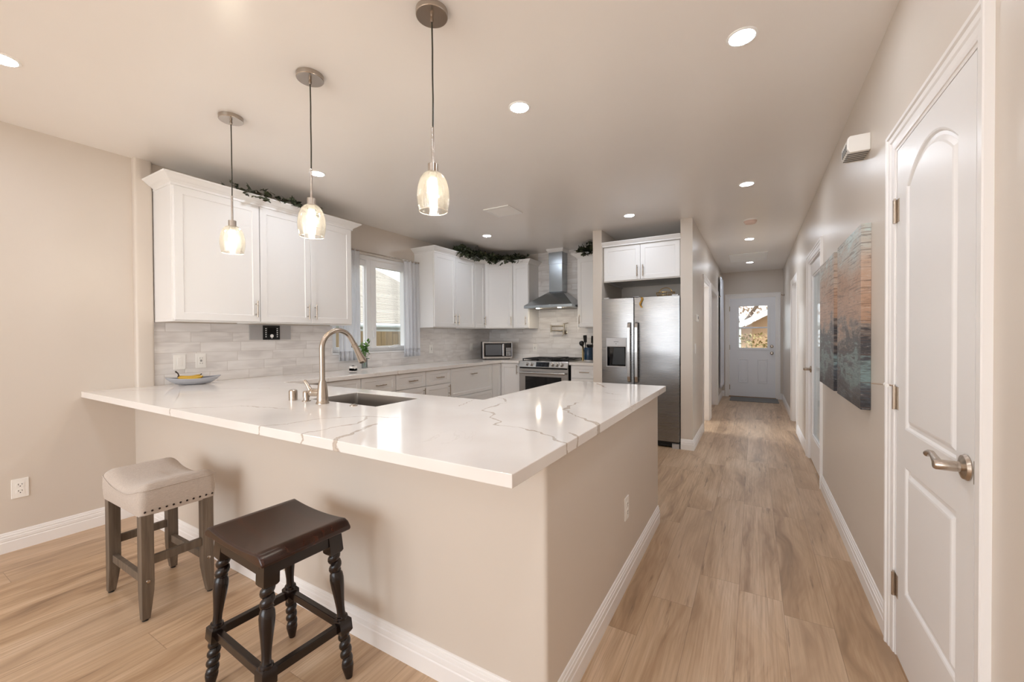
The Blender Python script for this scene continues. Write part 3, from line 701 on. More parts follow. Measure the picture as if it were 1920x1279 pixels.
# base cabinets along the window wall, then the corner, then beside the range
BD = .60; ZT = ZU-.001
def dr(x0, x1): return ('drawer', x0, x1, .718, ZT-.006, ((x0+x1)/2, .80, 'h'))
def low_left(y0, y1, fronts, label): return cabinet('base_cabinet', label, (XL, y0, 0), R90, y1-y0, BD, ZT, fronts, toe=True)
def dd_(W, side): return [dr(.004, W-.004), ('door', .004, W-.004, .115, .710, (W-.042 if side else .042, .63, 'v'))]
low_left(1.92, 2.664, [('drawer', .30, .740, .718, ZT-.006, (.52, .80, 'h')), ('door', .30, .740, .115, .710, (.70, .63, 'v'))], 'white base cabinet in the corner behind the sink faucet')
low_left(2.666, 3.112, dd_(.446, 1), 'white drawer base cabinet directly under the plant on the marble tray')
low_left(3.114, 3.570, dd_(.456, 1), 'white drawer base cabinet under the middle of the kitchen window')
low_left(3.572, 4.019, dd_(.447, 1), 'white drawer base cabinet beside the wide deep-drawer unit')
low_left(4.021, 4.964, [('drawer', .004, .939, .524, ZT-.006, (.46, .79, 'h')), ('drawer', .004, .939, .115, .516, (.46, .42, 'h'))], 'wide white base cabinet with two deep drawers')
def corner_low():
    t = thing('base_cabinet', 'white corner base cabinet beside the range, under the microwave', 'cabinet', (XL+.3, YH-.3, 0))
    x1 = -2.937
    build('carcass', MB().prism([(XL, 4.966), (XL+.60, 4.966), (XL+.60, YH-.60), (x1, YH-.60), (x1, YH), (XL, YH)], .105, ZT).prism([(XL+.50, 4.966), (XL+.52, 4.966), (XL+.52, YH-.52), (x1, YH-.52), (x1, YH-.50), (XL+.50, YH-.50)], 0, .105), 'cabinet_white', t, bevel=.001, seg=1)
    T = Matrix.Translation((XL+.60, 4.966, 0)) @ Matrix.Rotation(R90, 4, 'Z'); W = YH-.60-4.966
    m = MB(T); shaker(m, .006, W-.022, .115, ZT-.006, -.02, fw=.05); build('door', m, 'cabinet_white', t)
    T = Matrix.Translation((XL+.60, YH-.60, 0)); W = x1-(XL+.60)
    m = MB(T); shaker(m, .022, W-.006, .115, ZT-.006, -.02); d = build('door', m, 'cabinet_white', t)
    m = MB(T); pull(m, W-.040, .80, -.02); build('handle', m, 'nickel', d, smooth=True)
corner_low()
cabinet('base_cabinet', 'white drawer base cabinet between the range and the refrigerator wall', (-2.148, YH, 0), 0, .408, BD, ZT, [dr(.01, .400), ('drawer', .01, .400, .42, .710, (.205, .60, 'h')), ('drawer', .01, .400, .115, .412, (.205, .30, 'h'))], toe=True)
# inner side of the peninsula
yp = YP+.115
def low_pen(x0, x1, fronts, label, shell=None): return cabinet('base_cabinet', label, (x1, yp, 0), pi, x1-x0, .565, ZT, fronts, toe=True, shell=shell)
low_pen(-2.36, -1.50, [('door', .004, .428, .115, .70, (.39, .63, 'v')), ('door', .432, .856, .115, .70, (.47, .63, 'v'))], 'white sink base cabinet under the stainless steel sink', 'sink')
low_pen(-3.20, -2.362, [('drawer', .004, .55, .718, ZT-.006, (.28, .80, 'h')), ('door', .004, .55, .115, .71, (.5, .63, 'v'))], 'white base cabinet on the kitchen side of the peninsula beside the sink cabinet')
def low_side(y0, y1, fr, label): return cabinet('base_cabinet', label, (XP-.117, y1, 0), -R90, y1-y0, .56, ZT, fr, toe=True)
W = .49
low_side(1.93, 2.42, dd_(W, 0), 'white base cabinet inside the peninsula end, nearer the sink')
low_side(2.422, 2.91, dd_(.488, 0), 'white base cabinet inside the peninsula end, nearer the refrigerator')

# ------------------------------------------------------------------ counters, backsplash
sx0, sx1, sy0, sy1 = -2.205, -1.660, 1.446, 1.766
mb = MB()
ys = [.9008, sy0, sy1, 1.895]
ys2 = ys+[3.022, 5.17, YH]; xs2 = [XL, -3.23, -2.936, sx0, sx1, -1.305, -.533]
def cin(i, j):
    if j == 5: return i <= 1
    if i == 0: return True
    if j <= 2: return not (i == 3 and j == 1)
    return j == 3 and i == 5
mb.cells(xs2, ys2, cin, ZU, ZC, 'z')
tag(build('quartz_countertop', mb, 'quartz', bevel=.0022), 'white veined quartz countertop running from the peninsula along the window wall', 'countertop', keep=True)
tag(build('quartz_countertop', MB().box(-2.158, -1.738, 5.17, YH, ZU, ZC), 'quartz', bevel=.0022), 'short white quartz countertop between the range and the refrigerator wall', 'countertop', keep=True)
TT = .010
mb = MB().cells([YP+.113, WY0, WY1, YH], [ZC+.0005, WZ0-.019, ZB-.001, WZ1], lambda i, j: (j == 0) or (j == 1 and i != 1), XL, XL+TT, 'x')
tag(build('tile_backsplash', mb, 'tile_side'), 'white glazed tile backsplash along the window wall above the counter', 'backsplash', keep=True)
mb = MB().cells([XL+TT, -2.937, -2.163, -1.737], [ZC+.0005, ZB-.001, H-.001], lambda i, j: j == 0 or i == 1, YH-TT, YH, 'y')
tag(build('tile_backsplash', mb, 'tile_range'), 'white glazed tile backsplash behind the range and its hood', 'backsplash', keep=True)

# ------------------------------------------------------------------ sink and faucet
def rrect(x0, x1, y0, y1, r, n=5):
    return [(cx+r*cos(a0+pi/2*k/n), cy+r*sin(a0+pi/2*k/n)) for cx, cy, a0 in ((x1-r, y1-r, 0), (x0+r, y1-r, pi/2), (x0+r, y0+r, pi), (x1-r, y0+r, 3*pi/2)) for k in range(n+1)]
def loop(i, z, r): return [(p[0], p[1], z) for p in rrect(sx0-i, sx1+i, sy0-i, sy1+i, r)]
sk = thing('kitchen_sink', 'stainless steel undermount sink set into the peninsula counter', 'sink', ((sx0+sx1)/2, (sy0+sy1)/2, ZU-.22))
m = MB(); m.rings([loop(-.001, ZC-.004, .02), loop(-.003, ZC-.003, .02), loop(-.005, ZC-.006, .02), loop(-.005, ZU-.012, .02), loop(-.008, ZU-.19, .02), loop(-.022, ZU-.208, .02), loop(-.06, ZU-.211, .02)], True)
m.rings([loop(-.001, ZC-.004, .02), loop(-.001, ZU-.004, .02), loop(.0, ZU-.006, .022), loop(.0, ZU-.2, .022), loop(-.02, ZU-.216, .02)], True)
build('basin', m, 'sink_steel', sk, smooth=True)
build('drain', MB().lathe([(0, 0), (.045, 0), (.043, .003), (.03, .002), (.028, -.004), (0, -.004)], ((sx0+sx1)/2, (sy0+sy1)/2+.02, ZU-.2105), 24), 'stainless', sk, smooth=True)
FX, FY = -1.993, 1.378
fc = thing('kitchen_faucet', 'brushed nickel pull-down faucet with a tall arched spout', 'faucet', (FX, FY, ZC))
build('base', MB().lathe([(0, 0), (.0335, 0), (.0335, .004), (.029, .010), (.0285, .03), (.027, .06), (.023, .092), (.0185, .115), (.017, .122), (0, .122)], (FX, FY, ZC), 28), 'nickel', fc, smooth=True)
ar = .098; zt = 1.322-ar; sd = Vector((.03, 1, 0)).normalized()
pts = [Vector((FX, FY, ZC+.118)), Vector((FX, FY, 1.12))]+[Vector((FX, FY, zt))+sd*(ar-ar*cos(t))+Vector((0, 0, ar*sin(t))) for t in [pi*k/20 for k in range(0, 18)]]
end = pts[-1]; tdir = (pts[-1]-pts[-2]).normalized(); pts.append(end+tdir*.03)
sp = build('spout', MB().tube(pts, .0138, 14), 'nickel', fc, smooth=True)
e = pts[-1]; hd = (tdir+Vector((0, 0, -.05))).normalized()
build('spray_head', MB().lathe([(0, -.002), (.0155, -.002), (.0162, .002), (.0162, .006), (.0158, .02), (.018, .06), (.0235, .105), (.0240, .115), (.020, .121), (0, .121)], e, 20, hd), 'nickel', fc, smooth=True)
build('spray_button', MB(Matrix.Translation(e+hd*.012+Vector((-.013, -.009, 0)))).box(-.004, .004, -.003, .003, -.008, .008), 'black_plastic', fc)
hdv = Vector((-.90, -.30, 0)).normalized(); hb = Vector((FX, FY, ZC+.058))
vb = build('valve_body', MB().lathe([(0, 0), (.0215, 0), (.0215, .040), (.0205, .043), (.0215, .046), (.0215, .052), (.017, .062), (0, .064)], hb+hdv*.012, 22, hdv), 'nickel', fc, smooth=True)
q = hb+hdv*.066
build('handle', MB().tube([q+Vector((0, 0, -.004)), q+hdv*.012+Vector((0, 0, .016)), q+hdv*.024+Vector((0, 0, .036)), q+hdv*.036+Vector((0, 0, .056)), q+hdv*.044+Vector((0, 0, .063))], [.012, .0115, .0095, .0095, .007], 12), 'nickel', fc, smooth=True)
tag(build('air_gap', MB().lathe([(0, 0), (.0225, 0), (.0225, .050), (.0205, .056), (.015, .059), (0, .060)], (-2.250, 1.372, ZC), 24), 'nickel', smooth=True), 'short brushed nickel cylinder standing on the counter beside the faucet', 'air gap')
sd_ = thing('soap_dispenser', 'small brushed nickel soap pump between the cylinder and the faucet', 'dispenser', (-2.146, 1.385, ZC))
build('base', MB().lathe([(0, 0), (.023, 0), (.022, .004), (.015, .006), (.014, .022), (0, .022)], (-2.146, 1.385, ZC), 22), 'nickel', sd_, smooth=True)
build('pump_head', MB().lathe([(0, .022), (.018, .022), (.018, .052), (.015, .057), (0, .058)], (-2.146, 1.385, ZC), 22).tube([(-2.146, 1.39, ZC+.043), (-2.135, 1.42, ZC+.043), (-2.125, 1.445, ZC+.036)], [.008, .007, .005], 10), 'nickel', sd_, smooth=True)
ab = tag(build('disposal_button', MB().lathe([(0, 0), (.020, 0), (.019, .004), (.012, .005), (.011, .008), (0, .008)], (-1.783, 1.409, ZC), 22), 'nickel', smooth=True), 'round nickel button set in the counter in front of the sink', 'button')

# ------------------------------------------------------------------ range, hood, pot filler
def make_range():
    x0, x1, yf, yb = -2.931, -2.171, 5.175, YH-TT-.002
    t = thing('gas_range', 'stainless steel gas range with five knobs and black grates', 'range', ((x0+x1)/2, 5.5, 0))
    build('body', MB().box(x0, x1, yf+.03, yb, .02, .905).box(x0+.02, x1-.02, yf+.06, yb, 0, .02), 'black_gap', t)
    for xa in (x0, x1-.012): build('side_trim', MB().box(xa, xa+.012, yf, yf+.04, .02, .84), 'stainless', t)
    ct = build('cooktop', MB().box(x0, x1, yf+.045, yb, .905, ZC+.004), 'stainless', t, bevel=.003)
    build('burner_plate', MB().box(x0+.02, x1-.02, yf+.07, yb-.04, ZC+.004, ZC+.006), 'black_iron', ct)
    T = Matrix.Translation((0, yf-.005, .842))
    cp = build('control_panel', MB(T).prism([(0, 0), (-.012, .004), (.012, .088), (.05, .092), (.05, 0)], x0, x1, 'x'), 'stainless', t, bevel=.003)
    sl = Matrix.Rotation(-math.atan2(.024, .084), 4, 'X')
    for x in (-2.80, -2.727, -2.400, -2.331, -2.262):
        P = Matrix.Translation((x, yf-.005, .888)) @ sl
        k = build('knob', MB(P).lathe([(0, 0), (.026, 0), (.0255, .006), (.021, .010), (.020, .034), (.0185, .037), (0, .037)], (0, 0, 0), 20, (0, -1, 0)), 'stainless', cp, smooth=True)
        build('knob_grip', MB(P).box(-.0045, .0045, -.046, -.036, -.018, .018), 'plastic_white', k, bevel=.002)
    P = Matrix.Translation((0, yf-.0055, .887)) @ sl
    dp = build('display', MB(P).box(-2.655, -2.452, -.002, .006, -.034, .034), 'black_glass', cp)
    dg = MB(P)
    for i in range(8):
        for j in range(3):
            if (i*3+j) % 5 != 2: dg.box(-2.645+i*.023, -2.634+i*.023, -.0028, -.0018, -.024+j*.02, -.020+j*.02)
    build('display_marks', dg, 'oven_digits', dp)
    dz0, dz1 = .225, .825
    d = build('oven_door', MB().box(x0+.004, x1-.004, yf-.002, yf+.04, dz0, dz1), 'stainless', t, bevel=.004)
    build('window', MB().box(x0+.10, x1-.10, yf-.004, yf, .33, .715), 'black_glass', d)
    build('vent_slot', MB().box(x0+.02, x1-.02, yf-.001, yf+.02, .829, .840), 'black_gap', d)
    h = MB().cyl((x0+.03, yf-.052, .768), (x1-.03, yf-.052, .768), .014, 14)
    for x in (x0+.06, x1-.06): h.cyl((x, yf, .768), (x, yf-.052, .768), .009, 10)
    build('handle', h, 'stainless', d, smooth=True)
    build('drawer', MB().box(x0+.004, x1-.004, yf-.002, yf+.04, .035, .215), 'stainless', t, bevel=.004)
    gz = ZC+.035
    for n, (a, b) in enumerate(((x0+.02, x0+.262), (x0+.266, x1-.266), (x1-.262, x1-.02))):
        g = MB(); ya, yc = yf+.07, yb-.05; r = .006
        for y in (ya, yc): g.box(a, b, y-r, y+r, gz-.012, gz)
        for x in (a+.006, b-.006): g.box(x-r, x+r, ya, yc, gz-.012, gz)
        for y in (ya+.14, ya+.40): g.box(a, b, y-r*.8, y+r*.8, gz-.010, gz)
        g.box((a+b)/2-r*.8, (a+b)/2+r*.8, ya, yc, gz-.010, gz)
        for x in (a+.008, b-.008):
            for y in (ya, yc): g.box(x-.007, x+.007, y-.007, y+.007, ZC+.006, gz)
        build('grate', g, 'black_iron', t, bevel=.002, seg=1)
        for y in ((ya+.14, ya+.40) if n != 1 else (ya+.27,)):
            build('burner', MB().lathe([(0, 0), (.048, 0), (.046, .010), (.03, .012), (.03, .017), (0, .018)], ((a+b)/2, y, ZC+.006), 22), 'black_iron', t, smooth=True)
    build('griddle', MB().box(x0+.40, x0+.56, yf+.12, yf+.50, gz+.001, gz+.014).box(x0+.45, x0+.51, yf+.12, yf+.16, gz+.014, gz+.018), 'black_iron', t, bevel=.004)
make_range()
def make_hood():
    cx = -2.5505; x0, x1, yf, yb = cx-.379, cx+.379, 5.32, YH-TT-.001; z0 = 1.695
    t = thing('range_hood', 'stainless steel chimney hood mounted over the range', 'hood', (cx, YH-.25, z0))
    build('canopy_lip', MB().box(x0, x1, yf, yb, z0, z0+.038), 'hood_steel', t, bevel=.002)
    cw, cy = .105, YH-.205
    a = [(x0, yf, z0+.038), (x1, yf, z0+.038), (x1, yb, z0+.038), (x0, yb, z0+.038)]
    loops = [a]
    for k in range(1, 7):
        f = k/6; g = 1-(1-f)**1.25; w_ = (x1-x0)/2*(1-f)+cw*f; y_ = yf*(1-f)+cy*f; z_ = z0+.038+.215*g*.25+.215*f*.75
        loops.append([(cx-w_, y_, z_), (cx+w_, y_, z_), (cx+w_, yb, z_), (cx-w_, yb, z_)])
    build('canopy', MB().rings(loops, True, True), 'hood_steel', t, smooth=True)
    build('lower_chimney', MB().box(cx-cw, cx+cw, cy, yb, z0+.252, 2.42), 'hood_steel', t, bevel=.002)
    build('upper_chimney', MB().box(cx-cw-.004, cx+cw+.004, cy-.004, yb, 2.36, 2.545).box(cx+cw+.004, cx+cw+.006, cy+.03, cy+.08, 2.49, 2.52), 'hood_steel', t, bevel=.002)
    build('collar', MB().sweep([(cx-cw-.004, yb, 2.535), (cx-cw-.004, cy-.004, 2.535), (cx+cw+.004, cy-.004, 2.535), (cx+cw+.004, yb, 2.535)], [(-.006, 0), (.006, 0), (.02, .02), (.026, .026), (.026, H-2.536), (-.006, H-2.536)]), 'cabinet_white', t)
    build('filter', MB().box(x0+.10, x1-.10, yf+.10, yb-.05, z0-.003, z0+.001), 'sink_steel', t)
    for x in (cx-.17, cx+.17):
        lt = build('lamp', MB().lathe([(0, 0), (.032, 0), (.032, .004), (0, .004)], (x, yf+.045, z0-.004), 20), 'stainless', t, smooth=True)
        build('lamp_lens', MB().lathe([(0, 0), (.026, 0), (.024, -.004), (0, -.006)], (x, yf+.045, z0-.004), 20), 'hood_led', lt)
make_hood()
def make_potfiller():
    y = YH-TT; t = thing('pot_filler', 'folding brass pot filler tap on the tile above the range', 'tap', (-2.49, y, 1.34)); q = 'brass_nickel'
    zl, zu, xl, xr = 1.368, 1.435, -2.68, -2.475; ya = y-.085
    build('wall_flange', MB().lathe([(0, 0), (.031, 0), (.030, .006), (.016, .010), (.014, .085), (0, .085)], (xr, y, zl-.028), 20, (0, -1, 0)), q, t, smooth=True)
    build('valve', MB().cyl((xr, ya, zl-.05), (xr, ya, zl+.016), .015, 16).tube([(xr, ya, zl-.05), (xr-.01, ya-.01, zl-.075), (xr-.018, ya-.016, zl-.09)], [.006, .005, .004], 8), q, t, smooth=True)
    build('arm', MB().cyl((xr, ya, zl), (xl, ya, zl), .0095, 12), q, t, smooth=True)
    build('elbow', MB().cyl((xl, ya, zl-.022), (xl, ya, zu+.022), .0135, 16), q, t, smooth=True)
    xe = -2.452
    build('arm', MB().cyl((xl, ya, zu), (xe, ya-.03, zu), .0095, 12), q, t, smooth=True)
    build('spout', MB().cyl((xe, ya-.03, zu-.035), (xe, ya-.03, zu+.03), .0125, 14).cyl((xe, ya-.03, zu-.05), (xe, ya-.03, zu-.035), .009, 12), q, t, smooth=True)
    build('lever', MB().tube([(xe-.015, ya-.03, zu+.034), (xe+.02, ya-.03, zu+.036), (xe+.065, ya-.03, zu+.044)], [.006, .006, .005], 10), q, t, smooth=True)
make_potfiller()

# ------------------------------------------------------------------ refrigerator
def make_fridge():
    x0, x1, yf, zt = -1.619, -.724, 4.932, 1.733; xm = -1.2325; yb = 5.70
    t = thing('refrigerator', 'stainless steel side-by-side refrigerator with an ice dispenser', 'refrigerator', ((x0+x1)/2, 5.3, 0))
    build('cabinet_body', MB().box(x0+.004, x1-.004, yf+.075, yb, .03, zt-.02), 'black_plastic', t)
    build('grille', MB().box(x0+.01, x1-.01, yf+.03, yf+.07, .012, .072).box(x0+.01, x1-.08, yf+.022, yf+.03, .018, .03), 'black_plastic', t)
    build('foot_cover', MB().prism(rounded([(x1-.085, yf+.0), (x1-.004, yf+.0), (x1-.004, yf+.07), (x1-.085, yf+.07)], .02, {0}), .0, .052), 'grey_plate', t)
    def door(a, b, name='door', hole=None):
        bul = .010; us = [a, a+.006]+[a+(b-a)*k/12 for k in range(1, 12)]+[b-.006, b]
        prof = [(u, yf+.004-bul*(1-((2*(u-a)/(b-a)-1)**2))+( .006 if u in (a, b) else 0)) for u in us]
        if hole:
            hx0, hx1, hz0, hz1 = hole
            def yat(u): return yf+.004-bul*(1-((2*(u-a)/(b-a)-1)**2))
            m = MB()
            def seg(u0, u1, za, zb):
                pr = [(u, yat(u)) for u in [u0+(u1-u0)*k/8 for k in range(9)]]
                m.prism(pr+[(u1, yf+.07), (u0, yf+.07)], za, zb)
            seg(a, hx0, .075, zt); seg(hx1, b, .075, zt); seg(hx0, hx1, .075, hz0); seg(hx0, hx1, hz1, zt); m.box(hx0, hx1, yf+.060, yf+.07, hz0, hz1)
        else: m = MB().prism(prof+[(b, yf+.07), (a, yf+.07)], .075, zt)
        return build(name, m, 'fridge_steel', t, smooth=True)
    hole = (-1.556, -1.322, .912, 1.155)
    dl = door(x0, xm-.003, hole=hole); drr = door(xm+.003, x1)
    for d, x in ((dl, xm-.046), (drr, xm+.040)):
        h = MB(); pts = [(x, yf-.006, .73), (x, yf-.040, .742), (x, yf-.052, .80), (x, yf-.056, 1.09), (x, yf-.052, 1.38), (x, yf-.040, 1.43), (x, yf-.006, 1.442)]
        for p, q in zip(pts, pts[1:]): pass
        w_ = .017
        loops = [[(px-w_, py-.008, pz), (px+w_, py-.008, pz), (px+w_, py+.008, pz), (px-w_, py+.008, pz)] for px, py, pz in pts]
        h.rings(loops, True, True); build('handle', h, 'stainless', d, bevel=.005)
    ds = build('dispenser_panel', MB().box(-1.562, -1.316, yf-.012, yf+.004, 1.155, 1.258), 'grey_plate', dl, bevel=.003)
    build('panel_marks', MB().box(-1.47, -1.41, yf-.0128, yf-.0118, 1.21, 1.214).box(-1.445, -1.437, yf-.0128, yf-.0118, 1.182, 1.190), 'dark_slot', ds)
    rc = MB().cells([-1.562, hole[0]+.004, hole[1]-.004, -1.316], [.905, .917, 1.150, 1.156], lambda i, j: not (i == 1 and j == 1), yf-.011, yf+.002, 'y')
    build('recess_frame', rc, 'grey_plate', dl, bevel=.002)
    rc = MB().box(hole[0], hole[1], yf+.045, yf+.059, hole[2], hole[3]).box(hole[0], hole[0]+.004, yf, yf+.05, hole[2], hole[3]).box(hole[1]-.004, hole[1], yf, yf+.05, hole[2], hole[3]).box(hole[0], hole[1], yf, yf+.05, hole[2], hole[2]+.006).box(hole[0], hole[1], yf, yf+.05, hole[3]-.004, hole[3])
    r = build('dispenser_recess', rc, 'black_glass', dl)
    build('paddle', MB().prism([(-1.50, .93), (-1.335, .93), (-1.345, 1.145), (-1.48, 1.145)], yf+.020, yf+.028, 'y'), 'black_plastic', r, bevel=.004)
    for x in (x0+.05, x1-.05): build('hinge_cover', MB().box(x-.035, x+.035, yf+.02, yf+.12, zt, zt+.018), 'grey_plate', t, bevel=.005)
make_fridge()
bk = thing('wire_basket', 'gold wire basket lying on top of the refrigerator', 'basket', (-.90, 5.09, 1.713))
bm_ = MB()
for z, rx, ry in ((1.716, .07, .055), (1.755, .095, .07), (1.79, .105, .078)): bm_.tube([(-.90+rx*cos(2*pi*k/28), 5.09+ry*sin(2*pi*k/28), z) for k in range(29)], .0028, 6)
for k in range(14):
    a = 2*pi*k/14; bm_.tube([(-.90+.07*cos(a), 5.09+.055*sin(a), 1.716), (-.90+.095*cos(a), 5.09+.07*sin(a), 1.755), (-.90+.105*cos(a), 5.09+.078*sin(a), 1.79)], .0022, 6)
build('wire_frame', bm_, 'gold', bk)
build('handle', MB().tube([(-.90+.07*cos(pi*k/14), 5.09, 1.79+.055*sin(pi*k/14)) for k in range(15)], .004, 8), 'gold', bk)
tg = thing('metal_tongs', 'dark metal tongs lying on top of the refrigerator door', 'tongs', (-1.26, 5.03, 1.733))
build('arm', MB().tube([(-1.345, 5.03, 1.745), (-1.28, 5.025, 1.752), (-1.19, 5.03, 1.748)], [.008, .006, .009], 8), 'stainless', tg)
build('arm', MB().tube([(-1.34, 5.05, 1.741), (-1.27, 5.045, 1.745), (-1.19, 5.045, 1.742)], [.008, .006, .009], 8), 'black_plastic', tg)
rb = MB(); n = 12; lf = []
for k in range(n+1):
    f = k/n; z = 1.737-.125*f; xo = -1.142+.012*sin(f*7); yo = 4.918+.004*sin(f*9)-(0 if f > .1 else -.02*(1-f/.1)); wd = .014*(1-.3*f)
    lf.append([(xo-wd, yo, z), (xo+wd, yo-.003, z), (xo+wd, yo, z-.001), (xo-wd, yo+.003, z)])
tag(build('hanging_ribbon', rb.rings(lf, True, True), 'gold', smooth=True), 'golden ribbon hanging over the refrigerator door', 'ribbon')

# ------------------------------------------------------------------ microwave
def make_microwave():
    t = thing('microwave_oven', 'small stainless steel microwave standing angled in the counter corner', 'microwave', (-3.425, 5.365, ZC), local=True); t.rotation_euler = (0, 0, rad(40))
    w_, d_, h_ = .46, .30, .272; b = .012
    build('case', MB().box(-w_/2, w_/2, .012, d_, b, h_), 'black_plastic', t, bevel=.004)
    build('front_frame', MB().cells([-w_/2, -w_/2+.022, .118, w_/2-.008, w_/2], [b, b+.032, h_-.022, h_], lambda i, j: not (i in (1, 2) and j == 1), -.012, .012, 'y'), 'stainless', t, bevel=.003)
    dr_ = build('door', MB().box(-w_/2+.022, .118, -.010, .010, b+.032, h_-.022), 'black_glass', t)
    build('window', MB().box(-w_/2+.045, .068, -.0115, -.0095, b+.052, h_-.045), 'oven_glass', dr_)
    build('handle', MB().box(.076, .104, -.030, -.010, b+.040, h_-.030), 'stainless', dr_, bevel=.006)
    cp = build('control_panel', MB().box(.118, w_/2-.008, -.010, .010, b+.032, h_-.022), 'black_glass', t)
    bt = MB()
    for i in range(3):
        for j in range(6): bt.box(.134+i*.026, .154+i*.026, -.013, -.0095, b+.045+j*.021, b+.060+j*.021)
    build('keypad', bt, 'grey_plate', cp)
    for x in (-.19, .19):
        for y in (.03, d_-.03): build('foot', MB().cyl((x, y, 0), (x, y, b), .012, 12), 'rubber', t)
plain('oven_glass', (92, 94, 98), .08)
make_microwave()

# ------------------------------------------------------------------ pendants and downlights
def make_pendant():
    t = thing('pendant_light', 'glass pendant hanging over the outer end of the peninsula, largest of the row', 'pendant lamp', (-1.114, 1.272, H), local=True)
    build('canopy', MB().lathe([(0, 0), (.0635, 0), (.0635, -.020), (.0615, -.0225), (0, -.0225)], (0, 0, 0), 40), 'lamp_nickel', t, smooth=True)
    build('cord_grip', MB().lathe([(0, -.0225), (.006, -.0225), (.0075, -.032), (.006, -.046), (0, -.046)], (0, 0, 0), 14), 'lamp_nickel', t, smooth=True)
    build('cord', MB().tube([(0, 0, -.044), (.002, 0, -.15), (.001, 0, -.25), (.003, 0, -.35), (.001, 0, -.466)], .0032, 8), 'cord_dark', t, smooth=True)
    build('stem', MB().cyl((0, 0, -.464), (0, 0, -.62), .0056, 14), 'lamp_nickel', t, smooth=True)
    build('socket_cap', MB().lathe([(0, -.611), (.0205, -.611), (.0205, -.645), (0, -.645)], (0, 0, 0), 28), 'lamp_nickel', t, smooth=True)
    pr = [(.0215, -.643), (.034, -.648), (.046, -.660), (.056, -.682), (.0625, -.71), (.0652, -.735), (.0645, -.757), (.061, -.780), (.0565, -.800)]
    build('glass_shade', MB().lathe(pr+[(r-.0022, z) for r, z in pr[::-1]], (0, 0, 0), 40, cap=False), 'shade_glass', t, smooth=True)
    build('rim', MB().tube([(.0555*cos(2*pi*k/40), .0555*sin(2*pi*k/40), -.8) for k in range(41)], .0016, 6), 'shade_rim', t, smooth=True)
    build('lamp_holder', MB().cyl((0, 0, -.645), (0, 0, -.668), .015, 16), 'plastic_white', t, smooth=True)
    build('bulb', MB().lathe([(0, -.668), (.013, -.668), (.0165, -.69), (.0165, -.72), (.012, -.745), (.0075, -.775), (0, -.782)], (0, 0, 0), 18), 'bulb', t, smooth=True)
    return t
plain('shade_rim', (250, 240, 225), .15)
pe = make_pendant(); pe['group'] = 'glass pendants over the peninsula'
dup(pe, (-1.905, 1.268, H), 'glass pendant hanging over the kitchen faucet, in the middle of the row')
dup(pe, (-2.662, 1.264, H), 'glass pendant hanging in front of the wall cabinets, nearest the dining wall')
def make_downlight():
    t = thing('recessed_light', 'round recessed ceiling light in front of the closet door', 'ceiling light', (-.047, 2.076, H), 'recessed ceiling lights', local=True)
    build('trim_ring', MB().lathe([(.050, -.0035), (.052, -.005), (.060, -.003), (.062, 0), (.048, 0)], (0, 0, 0), 36, cap=False), 'vent_white', t, smooth=True)
    build('lens', MB().lathe([(0, -.0042), (.030, -.0042), (.0505, -.0035), (.0505, -.001), (0, -.001)], (0, 0, 0), 36), 'led', t)
    return t
dl = make_downlight()
for x, y, lb in ((-1.152, 2.054, 'round recessed ceiling light beyond the largest pendant'), (-2.994, 2.045, 'round recessed ceiling light just behind the middle pendant'),
                 (-2.979, 4.43, 'round recessed ceiling light in front of the corner wall cabinets'), (-1.168, 4.50, 'round recessed ceiling light in front of the refrigerator alcove'),
                 (-.057, 4.10, 'round recessed ceiling light between the wall box and the smoke alarm'), (-.059, 6.456, 'round recessed ceiling light just past the smoke alarm'),
                 (-.072, 8.533, 'round recessed ceiling light closest to the back door'), (-3.014, .457, 'round recessed ceiling light above the linen stool near the dining wall'),
                 (-1.152, .35, 'round recessed ceiling light above the bar stools'), (-.047, .35, 'round recessed ceiling light above the camera, outside the picture'),
                 (-3.0, -1.6, 'round recessed ceiling light over the dining area by its wall'), (-1.152, -1.6, 'round recessed ceiling light over the dining area by the wide window, outside the picture')):
    dup(dl, (x, y, H), lb)
plain('alarm_shaded_plastic', (232, 208, 196), .45)  # white alarm cover with its pinkish-tan shading put into the colour
sm = thing('smoke_alarm', 'round white smoke alarm on the hallway ceiling', 'smoke alarm', (-.039, 5.40, H), local=True)
build('base', MB().lathe([(0, 0), (.072, 0), (.072, -.012), (0, -.012)], (0, 0, 0), 32), 'plastic_white', sm, smooth=True)
build('cover', MB().lathe([(.0, -.010), (.066, -.010), (.066, -.020), (.060, -.022), (.060, -.032), (.050, -.044), (0, -.046)], (0, 0, 0), 32), 'alarm_shaded_plastic', sm, smooth=True)
def vent(name, label, x0, x1, y0, y1, n, fr):
    t = thing(name, label, 'vent', ((x0+x1)/2, (y0+y1)/2, H))
    build('frame', MB().cells([x0, x0+fr, x1-fr, x1], [y0, y0+fr, y1-fr, y1], lambda i, j: not (i == 1 and j == 1), H-.010, H, 'z'), 'vent_white', t, bevel=.003)
    build('backing', MB().box(x0+fr*.8, x1-fr*.8, y0+fr*.8, y1-fr*.8, H-.0015, H), 'grey_back', t)
    m = MB()
    for k in range(n):
        y = y0+fr+(y1-y0-2*fr)*(k+.5)/n; d = (y1-y0-2*fr)/n*.42
        m.add([(x0+fr*.9, y-d, H-.002), (x1-fr*.9, y-d, H-.002), (x1-fr*.9, y+d, H-.009), (x0+fr*.9, y+d, H-.009), (x0+fr*.9, y-d, H-.0035), (x1-fr*.9, y-d, H-.0035), (x1-fr*.9, y+d, H-.0105), (x0+fr*.9, y+d, H-.0105)],
              [(0, 1, 2, 3), (7, 6, 5, 4), (0, 4, 5, 1), (1, 5, 6, 2), (2, 6, 7, 3), (3, 7, 4, 0)])
    build('louvre', m, 'vent_white', t)
